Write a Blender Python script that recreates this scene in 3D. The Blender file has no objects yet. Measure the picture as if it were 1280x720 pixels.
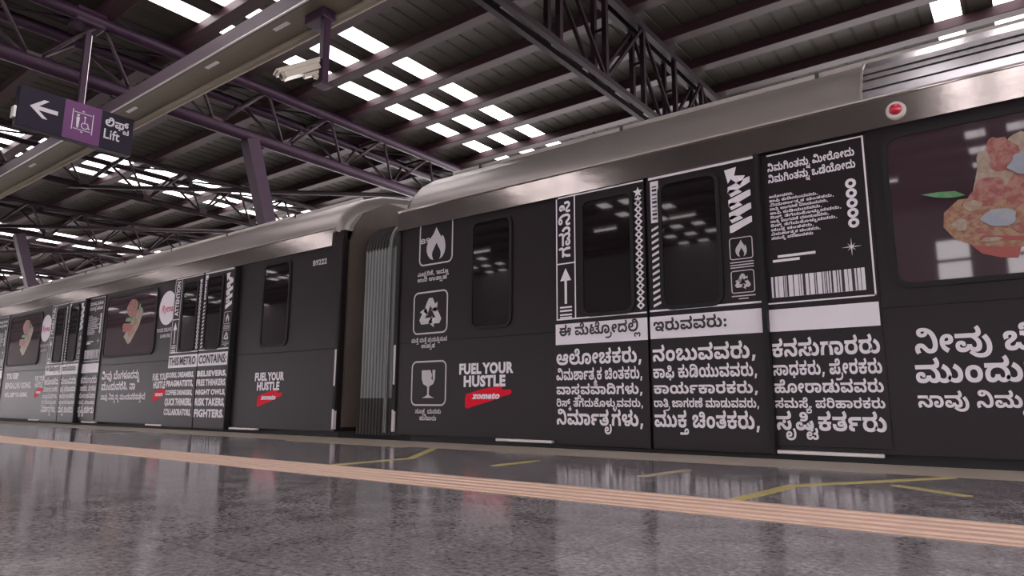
import bpy, bmesh, math, random
from mathutils import Vector, Matrix
from mathutils.geometry import delaunay_2d_cdt

S = bpy.context.scene
COL = S.collection
random.seed(7)
PI = math.pi

# ------------------------------------------------------------ camera, world, exposure
CAM_H = 0.34
cd = bpy.data.cameras.new('camera'); cam = bpy.data.objects.new('camera', cd); COL.objects.link(cam)
cd.sensor_width = 36.0; cd.lens = 850.0 / 1280.0 * 36.0; cd.clip_start = 0.02; cd.clip_end = 400
_R = ((0.79515, 0.09992, 0.59812), (0.60639, -0.13903, -0.78292), (0.00493, 0.98523, -0.17114))
cam.matrix_world = Matrix(((*_R[0], 0.0), (*_R[1], 0.0), (*_R[2], CAM_H), (0, 0, 0, 1)))
S.camera = cam
W = bpy.data.worlds.new('world'); S.world = W; W.use_nodes = True
_bg = W.node_tree.nodes['Background']
_bg.inputs['Color'].default_value = (1.0, 0.93, 0.955, 1); _bg.inputs['Strength'].default_value = 7.0
S.view_settings.view_transform = 'Standard'; S.view_settings.look = 'None'
S.view_settings.exposure = 0.0; S.view_settings.gamma = 1.0; S.view_settings.use_curve_mapping = False

# ------------------------------------------------------------ materials
def mat(name, col, rough=0.5, metal=0.0, spec=0.5, noise=None, emit=None, bump=None, coat=0.0):
    m = bpy.data.materials.new(name); m.use_nodes = True
    nt = m.node_tree; b = nt.nodes['Principled BSDF']
    b.inputs['Base Color'].default_value = (*col, 1); b.inputs['Roughness'].default_value = rough
    b.inputs['Metallic'].default_value = metal; b.inputs['Specular IOR Level'].default_value = spec
    b.inputs['Coat Weight'].default_value = coat
    if emit:
        b.inputs['Emission Color'].default_value = (*col, 1); b.inputs['Emission Strength'].default_value = emit
    if noise:                                   # (scale vec, amount, second colour)
        tc = nt.nodes.new('ShaderNodeTexCoord'); mp = nt.nodes.new('ShaderNodeMapping')
        mp.inputs['Scale'].default_value = noise[0]
        n = nt.nodes.new('ShaderNodeTexNoise'); n.inputs['Scale'].default_value = 1.0
        n.inputs['Detail'].default_value = 5; n.inputs['Roughness'].default_value = .65
        r = nt.nodes.new('ShaderNodeValToRGB'); r.color_ramp.elements[0].position = noise[1][0]; r.color_ramp.elements[1].position = noise[1][1]
        r.color_ramp.elements[0].color = (*col, 1); r.color_ramp.elements[1].color = (*noise[2], 1)
        nt.links.new(tc.outputs['Object'], mp.inputs['Vector']); nt.links.new(mp.outputs[0], n.inputs['Vector'])
        nt.links.new(n.outputs['Fac'], r.inputs['Fac']); nt.links.new(r.outputs[0], b.inputs['Base Color'])
        if bump:
            bp = nt.nodes.new('ShaderNodeBump'); bp.inputs['Strength'].default_value = bump[0]; bp.inputs['Distance'].default_value = bump[1]
            nt.links.new(n.outputs['Fac'], bp.inputs['Height']); nt.links.new(bp.outputs[0], b.inputs['Normal'])
    return m

M = {}
M['wrap'] = mat('black_wrap_film', (.0105, .0062, .0078), .40, spec=.21, noise=((1.2, 1.2, 1.2), (.35, .75), (.0128, .0078, .0095)))
M['seal_shade'] = mat('black_rubber_and_shade', (.008, .007, .008), .6, spec=.3)  # rubber seals, and the painted shade in the cowl grooves
M['vinyl'] = mat('white_vinyl', (.74, .70, .75), .42, noise=((2, 2, 2), (.3, .8), (.69, .66, .71)))
M['vinylgrey'] = mat('pale_grey_vinyl', (.50, .47, .50), .45, noise=((2, 2, 2), (.3, .8), (.46, .44, .47)))
M['black_ink'] = mat('black_ink', (.020, .017, .019), .5)
M['red_ink'] = mat('red_ink', (.72, .004, .030), .5, spec=.15, noise=((3, 3, 3), (.3, .8), (.65, .004, .028)))
M['pink_ink'] = mat('pink_red_ink', (.55, .10, .18), .5)
M['glass'] = mat('dark_window_glass', (.010, .0075, .0085), .03, spec=.42)
M['film'] = mat('printed_window_film', (.046, .028, .035), .03, spec=.6, noise=((1, 1, 1), (.3, .8), (.054, .034, .042)))
M['steel'] = mat('brushed_steel', (.42, .38, .36), .13, metal=.95, noise=((.9, 2, 2), (.25, .8), (.60, .56, .53)), bump=(.10, .02))
M['steel_bright'] = mat('polished_steel', (.72, .71, .73), .22, metal=.95, noise=((1.2, 2, 5), (.3, .8), (.60, .59, .62)))
M['roofpaint'] = mat('coach_roof_paint', (.33, .30, .285), .34, metal=.4, noise=((.5, 2, 2), (.3, .75), (.27, .245, .23)))
M['gutter'] = mat('coach_gutter', (.52, .47, .44), .45, noise=((1, 4, 4), (.3, .8), (.40, .36, .34)))
M['coachend'] = mat('coach_end_steel', (.13, .105, .09), .5, metal=.3, noise=((2, 2, 2), (.3, .75), (.085, .068, .058)))
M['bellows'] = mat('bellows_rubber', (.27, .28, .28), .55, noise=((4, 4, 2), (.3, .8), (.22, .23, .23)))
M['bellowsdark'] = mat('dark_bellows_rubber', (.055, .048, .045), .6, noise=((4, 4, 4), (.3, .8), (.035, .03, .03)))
M['trimwhite'] = mat('pale_corner_trim', (.50, .45, .46), .4, noise=((5, 5, 2), (.3, .8), (.42, .38, .39)))
M['sill'] = mat('aluminium_sill', (.62, .58, .57), .4, metal=.3, noise=((6, 6, 6), (.3, .8), (.5, .47, .46)))
M['under'] = mat('underframe_paint', (.03, .03, .03), .7)
M['rail'] = mat('rail_steel', (.25, .2, .17), .5, metal=.6)
M['sheet'] = mat('roof_sheet', (.066, .061, .051), .6, spec=.2, noise=((.4, 1.1, 1), (.3, .75), (.049, .045, .038)))
M['purlin'] = mat('purlin_paint', (.045, .020, .025), .5, spec=.3, noise=((.6, 3, 3), (.3, .8), (.033, .015, .019)))
M['purple'] = mat('truss_purple_paint', (.034, .013, .032), .45, spec=.3, noise=((2, 2, 2), (.3, .8), (.025, .010, .024)))
M['darkpurple'] = mat('dark_purple_paint', (.012, .006, .009), .6, spec=.2, noise=((2, 2, 2), (.3, .8), (.017, .009, .013)))
M['web'] = mat('truss_web_paint', (.038, .023, .030), .5, spec=.3, noise=((2, 2, 2), (.3, .8), (.028, .018, .022)))
M['tray'] = mat('cable_tray_beige', (.22, .19, .14), .5, noise=((.8, 6, 6), (.3, .8), (.17, .145, .11)))
M['trayside'] = mat('cable_tray_purple', (.13, .095, .115), .5, noise=((.8, 6, 6), (.3, .8), (.10, .075, .09)))
M['brightedge'] = mat('bare_aluminium_edge', (.75, .72, .72), .35, metal=.5)
M['cctv'] = mat('cctv_cream_paint', (.50, .45, .38), .4, noise=((9, 9, 9), (.3, .8), (.42, .38, .31)))
M['lens'] = mat('lens_glass', (.01, .01, .012), .05)
M['signdark'] = mat('sign_dark_blue', (.009, .006, .016), .45, spec=.2, noise=((3, 3, 3), (.3, .8), (.009, .007, .014)))
M['signpurple'] = mat('sign_purple', (.085, .018, .090), .4, noise=((3, 3, 3), (.3, .8), (.072, .015, .078)))
M['signwhite'] = mat('sign_white_film', (.42, .40, .43), .4)
M['ledred'] = mat('red_lamp_lens', (.55, .02, .05), .2, spec=.6)
M['lampwhite'] = mat('lamp_base_white', (.62, .58, .54), .4)
M['concrete'] = mat('concrete', (.22, .20, .19), .8, noise=((2, 2, 2), (.3, .8), (.16, .15, .14)))
M['wallpaint'] = mat('wall_paint', (.30, .27, .27), .7, noise=((.5, .5, .5), (.3, .8), (.25, .23, .23)))
M['tactile'] = mat('tactile_beige_tile', (.80, .56, .43), .55, noise=((3, 9, 9), (.3, .8), (.70, .49, .39)))
M['edge'] = mat('platform_edge_stone', (.50, .43, .36), .5, noise=((2.5, 8, 8), (.3, .8), (.40, .35, .30)))
M['tape'] = mat('yellow_tape', (.58, .48, .14), .5, noise=((9, 9, 9), (.35, .8), (.44, .38, .19)))
M['tapeworn'] = mat('worn_beige_tape', (.50, .41, .27), .5, noise=((9, 9, 9), (.35, .8), (.36, .31, .22)))
M['tube'] = mat('lit_tube', (1.0, .95, .92), .4, emit=6.0)
M['ragred'] = mat('red_cloth', (.30, .05, .045), .8, noise=((20, 20, 20), (.3, .8), (.18, .035, .03)))
# food print colours
M['crust'] = mat('food_print_crust', (0.321, 0.200, 0.111), .4, noise=((22, 22, 22), (.43, .57), (0.244, 0.095, 0.057)))
M['tomato'] = mat('food_print_red', (0.252, 0.065, 0.056), .4, noise=((20, 20, 20), (.43, .57), (0.320, 0.151, 0.123)))
M['sauce'] = mat('food_print_sauce', (0.310, 0.053, 0.041), .4, noise=((18, 18, 18), (.43, .57), (0.252, 0.060, 0.046)))
M['leaf'] = mat('food_print_leaf', (0.064, 0.214, 0.074), .4, noise=((24, 24, 24), (.43, .57), (0.098, 0.257, 0.117)))
M['cheese'] = mat('food_print_cheese', (0.331, 0.275, 0.219), .4, noise=((22, 22, 22), (.43, .57), (0.289, 0.200, 0.144)))
M['cream'] = mat('food_print_highlight', (0.249, 0.277, 0.333), .4, noise=((17, 17, 17), (.43, .57), (0.290, 0.304, 0.336)))  # bluish white highlight painted into the food picture

def granite():
    m = bpy.data.materials.new('polished_granite'); m.use_nodes = True
    nt = m.node_tree; b = nt.nodes['Principled BSDF']; L = nt.links.new
    tc = nt.nodes.new('ShaderNodeTexCoord')
    n1 = nt.nodes.new('ShaderNodeTexNoise'); n1.inputs['Scale'].default_value = 62; n1.inputs['Detail'].default_value = 6; n1.inputs['Roughness'].default_value = .75
    n2 = nt.nodes.new('ShaderNodeTexNoise'); n2.inputs['Scale'].default_value = 7; n2.inputs['Detail'].default_value = 4
    r1 = nt.nodes.new('ShaderNodeValToRGB')
    r1.color_ramp.elements[0].position = .36; r1.color_ramp.elements[0].color = (.17, .162, .166, 1)
    r1.color_ramp.elements[1].position = .66; r1.color_ramp.elements[1].color = (.66, .625, .64, 1)
    r2 = nt.nodes.new('ShaderNodeValToRGB')
    r2.color_ramp.elements[0].position = .3; r2.color_ramp.elements[0].color = (.62, .60, .61, 1)
    r2.color_ramp.elements[1].position = .75; r2.color_ramp.elements[1].color = (1, 1, 1, 1)
    mx = nt.nodes.new('ShaderNodeMix'); mx.data_type = 'RGBA'; mx.blend_type = 'MULTIPLY'; mx.inputs[0].default_value = 1
    L(tc.outputs['Object'], n1.inputs['Vector']); L(tc.outputs['Object'], n2.inputs['Vector'])
    L(n1.outputs['Fac'], r1.inputs[0]); L(n2.outputs['Fac'], r2.inputs[0])
    L(r1.outputs[0], mx.inputs[6]); L(r2.outputs[0], mx.inputs[7])
    bk = nt.nodes.new('ShaderNodeTexBrick'); bk.offset = 0.0
    bk.inputs['Scale'].default_value = 1.0; bk.inputs['Mortar Size'].default_value = .0025; bk.inputs['Brick Width'].default_value = .9; bk.inputs['Row Height'].default_value = .9
    bk.inputs['Color1'].default_value = (1, 1, 1, 1); bk.inputs['Color2'].default_value = (.93, .93, .93, 1); bk.inputs['Mortar'].default_value = (.55, .52, .5, 1)
    L(tc.outputs['Object'], bk.inputs['Vector'])
    m2 = nt.nodes.new('ShaderNodeMix'); m2.data_type = 'RGBA'; m2.blend_type = 'MULTIPLY'; m2.inputs[0].default_value = 1
    L(mx.outputs[2], m2.inputs[6]); L(bk.outputs[0], m2.inputs[7]); L(m2.outputs[2], b.inputs['Base Color'])
    b.inputs['Roughness'].default_value = .17; b.inputs['Specular IOR Level'].default_value = .5
    n3 = nt.nodes.new('ShaderNodeTexNoise'); n3.inputs['Scale'].default_value = 3.5; n3.inputs['Detail'].default_value = 3
    L(tc.outputs['Object'], n3.inputs['Vector'])
    mr = nt.nodes.new('ShaderNodeMapRange'); mr.inputs['To Min'].default_value = .055; mr.inputs['To Max'].default_value = .13
    L(n3.outputs['Fac'], mr.inputs['Value']); L(mr.outputs[0], b.inputs['Roughness'])
    bp = nt.nodes.new('ShaderNodeBump'); bp.inputs['Strength'].default_value = .035; bp.inputs['Distance'].default_value = .004
    L(n1.outputs['Fac'], bp.inputs['Height']); L(bp.outputs[0], b.inputs['Normal'])
    return m
M['granite'] = granite()

def skylight_mat():
    m = bpy.data.materials.new('translucent_skylight_sheet'); m.use_nodes = True
    nt = m.node_tree; L = nt.links.new; nt.nodes.remove(nt.nodes['Principled BSDF'])
    out = nt.nodes['Material Output']
    tr = nt.nodes.new('ShaderNodeBsdfTransparent'); tl = nt.nodes.new('ShaderNodeBsdfTranslucent')
    tc = nt.nodes.new('ShaderNodeTexCoord'); mp = nt.nodes.new('ShaderNodeMapping'); mp.inputs['Scale'].default_value = (9, .5, 1)
    n = nt.nodes.new('ShaderNodeTexNoise'); n.inputs['Scale'].default_value = 1; n.inputs['Detail'].default_value = 4
    r = nt.nodes.new('ShaderNodeValToRGB'); r.color_ramp.elements[0].position = .28; r.color_ramp.elements[0].color = (.55, .5, .47, 1)
    r.color_ramp.elements[1].position = .45; r.color_ramp.elements[1].color = (.95, .93, .93, 1)
    mx = nt.nodes.new('ShaderNodeMixShader'); mx.inputs[0].default_value = .25
    L(tc.outputs['Object'], mp.inputs[0]); L(mp.outputs[0], n.inputs['Vector']); L(n.outputs['Fac'], r.inputs[0])
    L(r.outputs[0], tr.inputs[0]); L(r.outputs[0], tl.inputs[0])
    L(tr.outputs[0], mx.inputs[1]); L(tl.outputs[0], mx.inputs[2]); L(mx.outputs[0], out.inputs[0])
    return m
M['skylight'] = skylight_mat()

# ------------------------------------------------------------ mesh helpers
class MB:
    """collects shapes in world coordinates; build() links them as ONE mesh object"""
    def __init__(s): s.v = []; s.f = []; s.sm = []
    def add(s, V, F, smooth=False):
        b = len(s.v); s.v += [tuple(p) for p in V]; s.f += [tuple(b + i for i in f) for f in F]; s.sm += [smooth] * len(F); return s
    def box(s, x0, x1, y0, y1, z0, z1):
        V = [(x, y, z) for z in (z0, z1) for y in (y0, y1) for x in (x0, x1)]
        return s.add(V, [(0, 2, 3, 1), (4, 5, 7, 6), (0, 1, 5, 4), (2, 6, 7, 3), (0, 4, 6, 2), (1, 3, 7, 5)])
    def bevbox(s, x0, x1, y0, y1, z0, z1, r=.01):
        bm = bmesh.new(); bmesh.ops.create_cube(bm, size=1)
        for v in bm.verts: v.co = Vector(((x0 + x1) / 2 + v.co.x * (x1 - x0), (y0 + y1) / 2 + v.co.y * (y1 - y0), (z0 + z1) / 2 + v.co.z * (z1 - z0)))
        bmesh.ops.bevel(bm, geom=bm.edges[:], offset=r, segments=2, affect='EDGES', profile=.5)
        bm.verts.index_update(); s.add([v.co[:] for v in bm.verts], [[v.index for v in f.verts] for f in bm.faces]); bm.free(); return s
    def tube(s, a, b, r, n=12, r2=None):
        a = Vector(a); b = Vector(b); d = (b - a).normalized()
        u = d.orthogonal().normalized(); w = d.cross(u); r2 = r if r2 is None else r2
        V = []
        for p, q in ((a, r), (b, r2)):
            for i in range(n):
                t = 2 * PI * i / n; V.append(p + u * (q * math.cos(t)) + w * (q * math.sin(t)))
        s.add(V, [(i, (i + 1) % n, n + (i + 1) % n, n + i) for i in range(n)], True)
        return s.add(V, [tuple(range(n))[::-1], tuple(range(n, 2 * n))])
    def bar(s, a, b, w, h, up=(0, 0, 1)):
        a = Vector(a); b = Vector(b); d = (b - a).normalized(); up = Vector(up)
        u = d.cross(up)
        u = u.normalized() if u.length > 1e-4 else d.orthogonal().normalized()
        t = u.cross(d)
        V = [p + u * (i * w / 2) + t * (j * h / 2) for p in (a, b) for i, j in ((-1, -1), (1, -1), (1, 1), (-1, 1))]
        return s.add(V, [(0, 1, 2, 3)[::-1], (4, 5, 6, 7), (0, 1, 5, 4), (1, 2, 6, 5), (2, 3, 7, 6), (3, 0, 4, 7)])
    def sweep_x(s, prof, x0, x1, closed=True, smooth=False, caps=True):
        n = len(prof)
        V = [(x, y, z) for x in (x0, x1) for y, z in prof]
        F = [(i, n + i, n + (i + 1) % n, (i + 1) % n) for i in range(n if closed else n - 1)]
        s.add(V, F, smooth)
        if closed and caps: s.add(V, [tuple(range(n)), tuple(range(n, 2 * n))[::-1]])
        return s
    def build(s, name, m, parent=None, fix=True, **props):
        org = Vector((0, 0, 0)); p = parent
        while p is not None: org += p.location; p = p.parent
        me = bpy.data.meshes.new(name); me.from_pydata([tuple(Vector(v) - org) for v in s.v], [], s.f)
        me.polygons.foreach_set('use_smooth', s.sm)
        if fix:
            bm = bmesh.new(); bm.from_mesh(me); bmesh.ops.remove_doubles(bm, verts=bm.verts[:], dist=1e-5)
            bmesh.ops.recalc_face_normals(bm, faces=bm.faces[:]); bm.to_mesh(me); bm.free()
        me.materials.append(m)
        o = bpy.data.objects.new(name, me); COL.objects.link(o)
        if parent is not None: o.parent = parent
        for k, v in props.items(): o[k] = v
        return o

def recentre(o):
    """move a top-level mesh's origin to the bottom centre of its own bounds"""
    me = o.data; xs = [v.co for v in me.vertices]
    c = Vector(((min(p.x for p in xs) + max(p.x for p in xs)) / 2, (min(p.y for p in xs) + max(p.y for p in xs)) / 2, min(p.z for p in xs)))
    me.transform(Matrix.Translation(-c)); o.location = c
    return o

def thing(name, label, cat, loc=(0, 0, 0), group=None):
    o = bpy.data.objects.new(name, None); COL.objects.link(o); o.location = loc; o.empty_display_size = .2
    o['label'] = label; o['category'] = cat
    if group: o['group'] = group
    return o

def tag(o, label, cat, group=None):
    recentre(o); o['label'] = label; o['category'] = cat
    if group: o['group'] = group
    return o

def rrect(x0, x1, z0, z1, r, n=5):
    P = []
    for cx, cz, a0 in ((x1 - r, z0 + r, -90), (x1 - r, z1 - r, 0), (x0 + r, z1 - r, 90), (x0 + r, z0 + r, 180)):
        for i in range(n + 1):
            a = math.radians(a0 + 90 * i / n); P.append((cx + r * math.cos(a), cz + r * math.sin(a)))
    return P

def area2(p): return sum(p[i][0] * p[(i + 1) % len(p)][1] - p[(i + 1) % len(p)][0] * p[i][1] for i in range(len(p))) / 2

def wind(q, cs):
    w = 0
    for p in cs:
        for i in range(len(p)):
            a = p[i]; b = p[(i + 1) % len(p)]
            if a[1] <= q[1]:
                if b[1] > q[1] and (b[0] - a[0]) * (q[1] - a[1]) - (q[0] - a[0]) * (b[1] - a[1]) > 0: w += 1
            elif b[1] <= q[1] and (b[0] - a[0]) * (q[1] - a[1]) - (q[0] - a[0]) * (b[1] - a[1]) < 0: w -= 1
    return w

def fill(cs):
    """triangulate closed outlines (non-zero winding) -> verts, faces (counter-clockwise)"""
    V = []; E = []
    for c in cs:
        b = len(V); V += [Vector(p) for p in c]; E += [(b + i, b + (i + 1) % len(c)) for i in range(len(c))]
    r = delaunay_2d_cdt(V, E, [], 0, 1e-4)
    vs, fs = r[0], r[2]; F = []
    for f in fs:
        q = (sum(vs[i][0] for i in f) / len(f), sum(vs[i][1] for i in f) / len(f))
        if wind(q, cs):
            if area2([vs[i] for i in f]) < 0: f = list(reversed(f))
            F.append(tuple(f))
    return [(v[0], v[1]) for v in vs], F

class Art:
    """flat vinyl lettering on a vertical face. plane='y': drawn in (x,z) on y=c, seen from -y; plane='x': drawn in (y,z) on x=c, seen from +x"""
    def __init__(s, c, plane='y'): s.c = c; s.pl = plane; s.mb = MB()
    def put(s, V, F):
        if s.pl == 'y': s.mb.add([(x, s.c, z) for x, z in V], F)
        else: s.mb.add([(s.c, x, z) for x, z in V], F)
        return s
    def poly(s, *cs): return s.put(*fill([list(c) for c in cs]))
    def rect(s, x0, x1, z0, z1): return s.put([(x0, z0), (x1, z0), (x1, z1), (x0, z1)], [(0, 1, 2, 3)])
    def ring(s, x0, x1, z0, z1, t, r=0.0, n=5):
        a = rrect(x0, x1, z0, z1, max(r, t * 1.01), n); b = rrect(x0 + t, x1 - t, z0 + t, z1 - t, max(r - t, t * .01), n)
        k = len(a); return s.put(a + b, [(i, (i + 1) % k, k + (i + 1) % k, k + i) for i in range(k)])
    def circle(s, cx, cz, r, n=32): return s.put([(cx + r * math.cos(2 * PI * i / n), cz + r * math.sin(2 * PI * i / n)) for i in range(n)], [tuple(range(n))])
    def annulus(s, cx, cz, r, r2, n=20):
        V = [(cx + q * math.cos(2 * PI * i / n), cz + q * math.sin(2 * PI * i / n)) for q in (r, r2) for i in range(n)]
        return s.put(V, [(i, (i + 1) % n, n + (i + 1) % n, n + i) for i in range(n)])
    def kan(s, text, x0, x1, zb, h, rot=False):
        """Kannada line from x0 to x1, baseline zb, h = height of a letter with its head stroke; rot: reads downwards in a column"""
        w, lay = WORDS[text]; sx = (x1 - x0) / w; sz = h / 345.0
        for a in lay.split():
            g, gx, gy = map(int, a.split(','))
            V, F = glyph(g)
            if not rot: s.put([(x0 + (x + gx) * sx, zb + (y + gy) * sz) for x, y in V], F)
            else: s.put([(zb + (y + gy) * sz, x0 + (x + gx) * sx) if False else (zb - (y + gy) * sz, x0 + (x + gx) * sx) for x, y in V], F)
        return s
    def lat(s, text, x0, x1, z0, z1, bold=.03, shear=0.0, rot=False):
        V, F = latin(text, bold, shear)
        if not rot: s.put([(x0 + x * (x1 - x0), z0 + y * (z1 - z0)) for x, y in V], F)
        else: s.put([(x1 - y * (x1 - x0), z0 + x * (z1 - z0)) for x, y in V], F)
        return s
    def build(s, name, m, parent, **p): return s.mb.build(name, m, parent, fix=False, **p)

_lat = {}
def latin(text, bold, shear):
    k = (text, bold, shear)
    if k not in _lat:
        cu = bpy.data.curves.new('t', 'FONT'); cu.body = text; cu.offset = bold; cu.space_character = 1.0 + bold * 1.6; cu.space_word = .55; cu.shear = shear; cu.resolution_u = 3; cu.fill_mode = 'FRONT'
        o = bpy.data.objects.new('t', cu); COL.objects.link(o); bpy.context.view_layer.update()
        dg = bpy.context.evaluated_depsgraph_get(); e = o.evaluated_get(dg); me = e.to_mesh()
        V = [(v.co.x, v.co.y) for v in me.vertices]; F = [tuple(p.vertices) for p in me.polygons]
        e.to_mesh_clear(); bpy.data.objects.remove(o); bpy.data.curves.remove(cu)
        a, b = min(v[0] for v in V), max(v[0] for v in V); c, d = min(v[1] for v in V), max(v[1] for v in V)
        V = [((x - a) / (b - a), (y - c) / (d - c)) for x, y in V]
        F = [f if area2([V[i] for i in f]) > 0 else tuple(reversed(f)) for f in F]
        _lat[k] = (V, F)
    return _lat[k]

_gl = {}
def glyph(g):
    if g not in _gl: _gl[g] = fill([flat(c) for c in GLYPH[g].split('/')])
    return _gl[g]

def flat(c, seg=2):
    P = []
    for t in c.split():
        x, y = t.lstrip('~').split(','); P.append((float(x), float(y), t[0] != '~'))
    Q = []
    for i, a in enumerate(P):
        b = P[(i + 1) % len(P)]; Q.append(a)
        if not a[2] and not b[2]: Q.append(((a[0] + b[0]) / 2, (a[1] + b[1]) / 2, True))
    st = next(i for i, p in enumerate(Q) if p[2]); Q = Q[st:] + Q[:st] + [Q[st]]
    out = []; i = 0
    while i < len(Q) - 1:
        a, b = Q[i], Q[i + 1]
        if b[2]: out.append(a[:2]); i += 1
        else:
            e = Q[i + 2]
            for k in range(seg):
                t = k / seg; out.append(tuple((1 - t) ** 2 * a[j] + 2 * t * (1 - t) * b[j] + t * t * e[j] for j in (0, 1)))
            i += 2
    return [p for j, p in enumerate(out) if abs(p[0] - out[j - 1][0]) + abs(p[1] - out[j - 1][1]) > .3]

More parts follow.
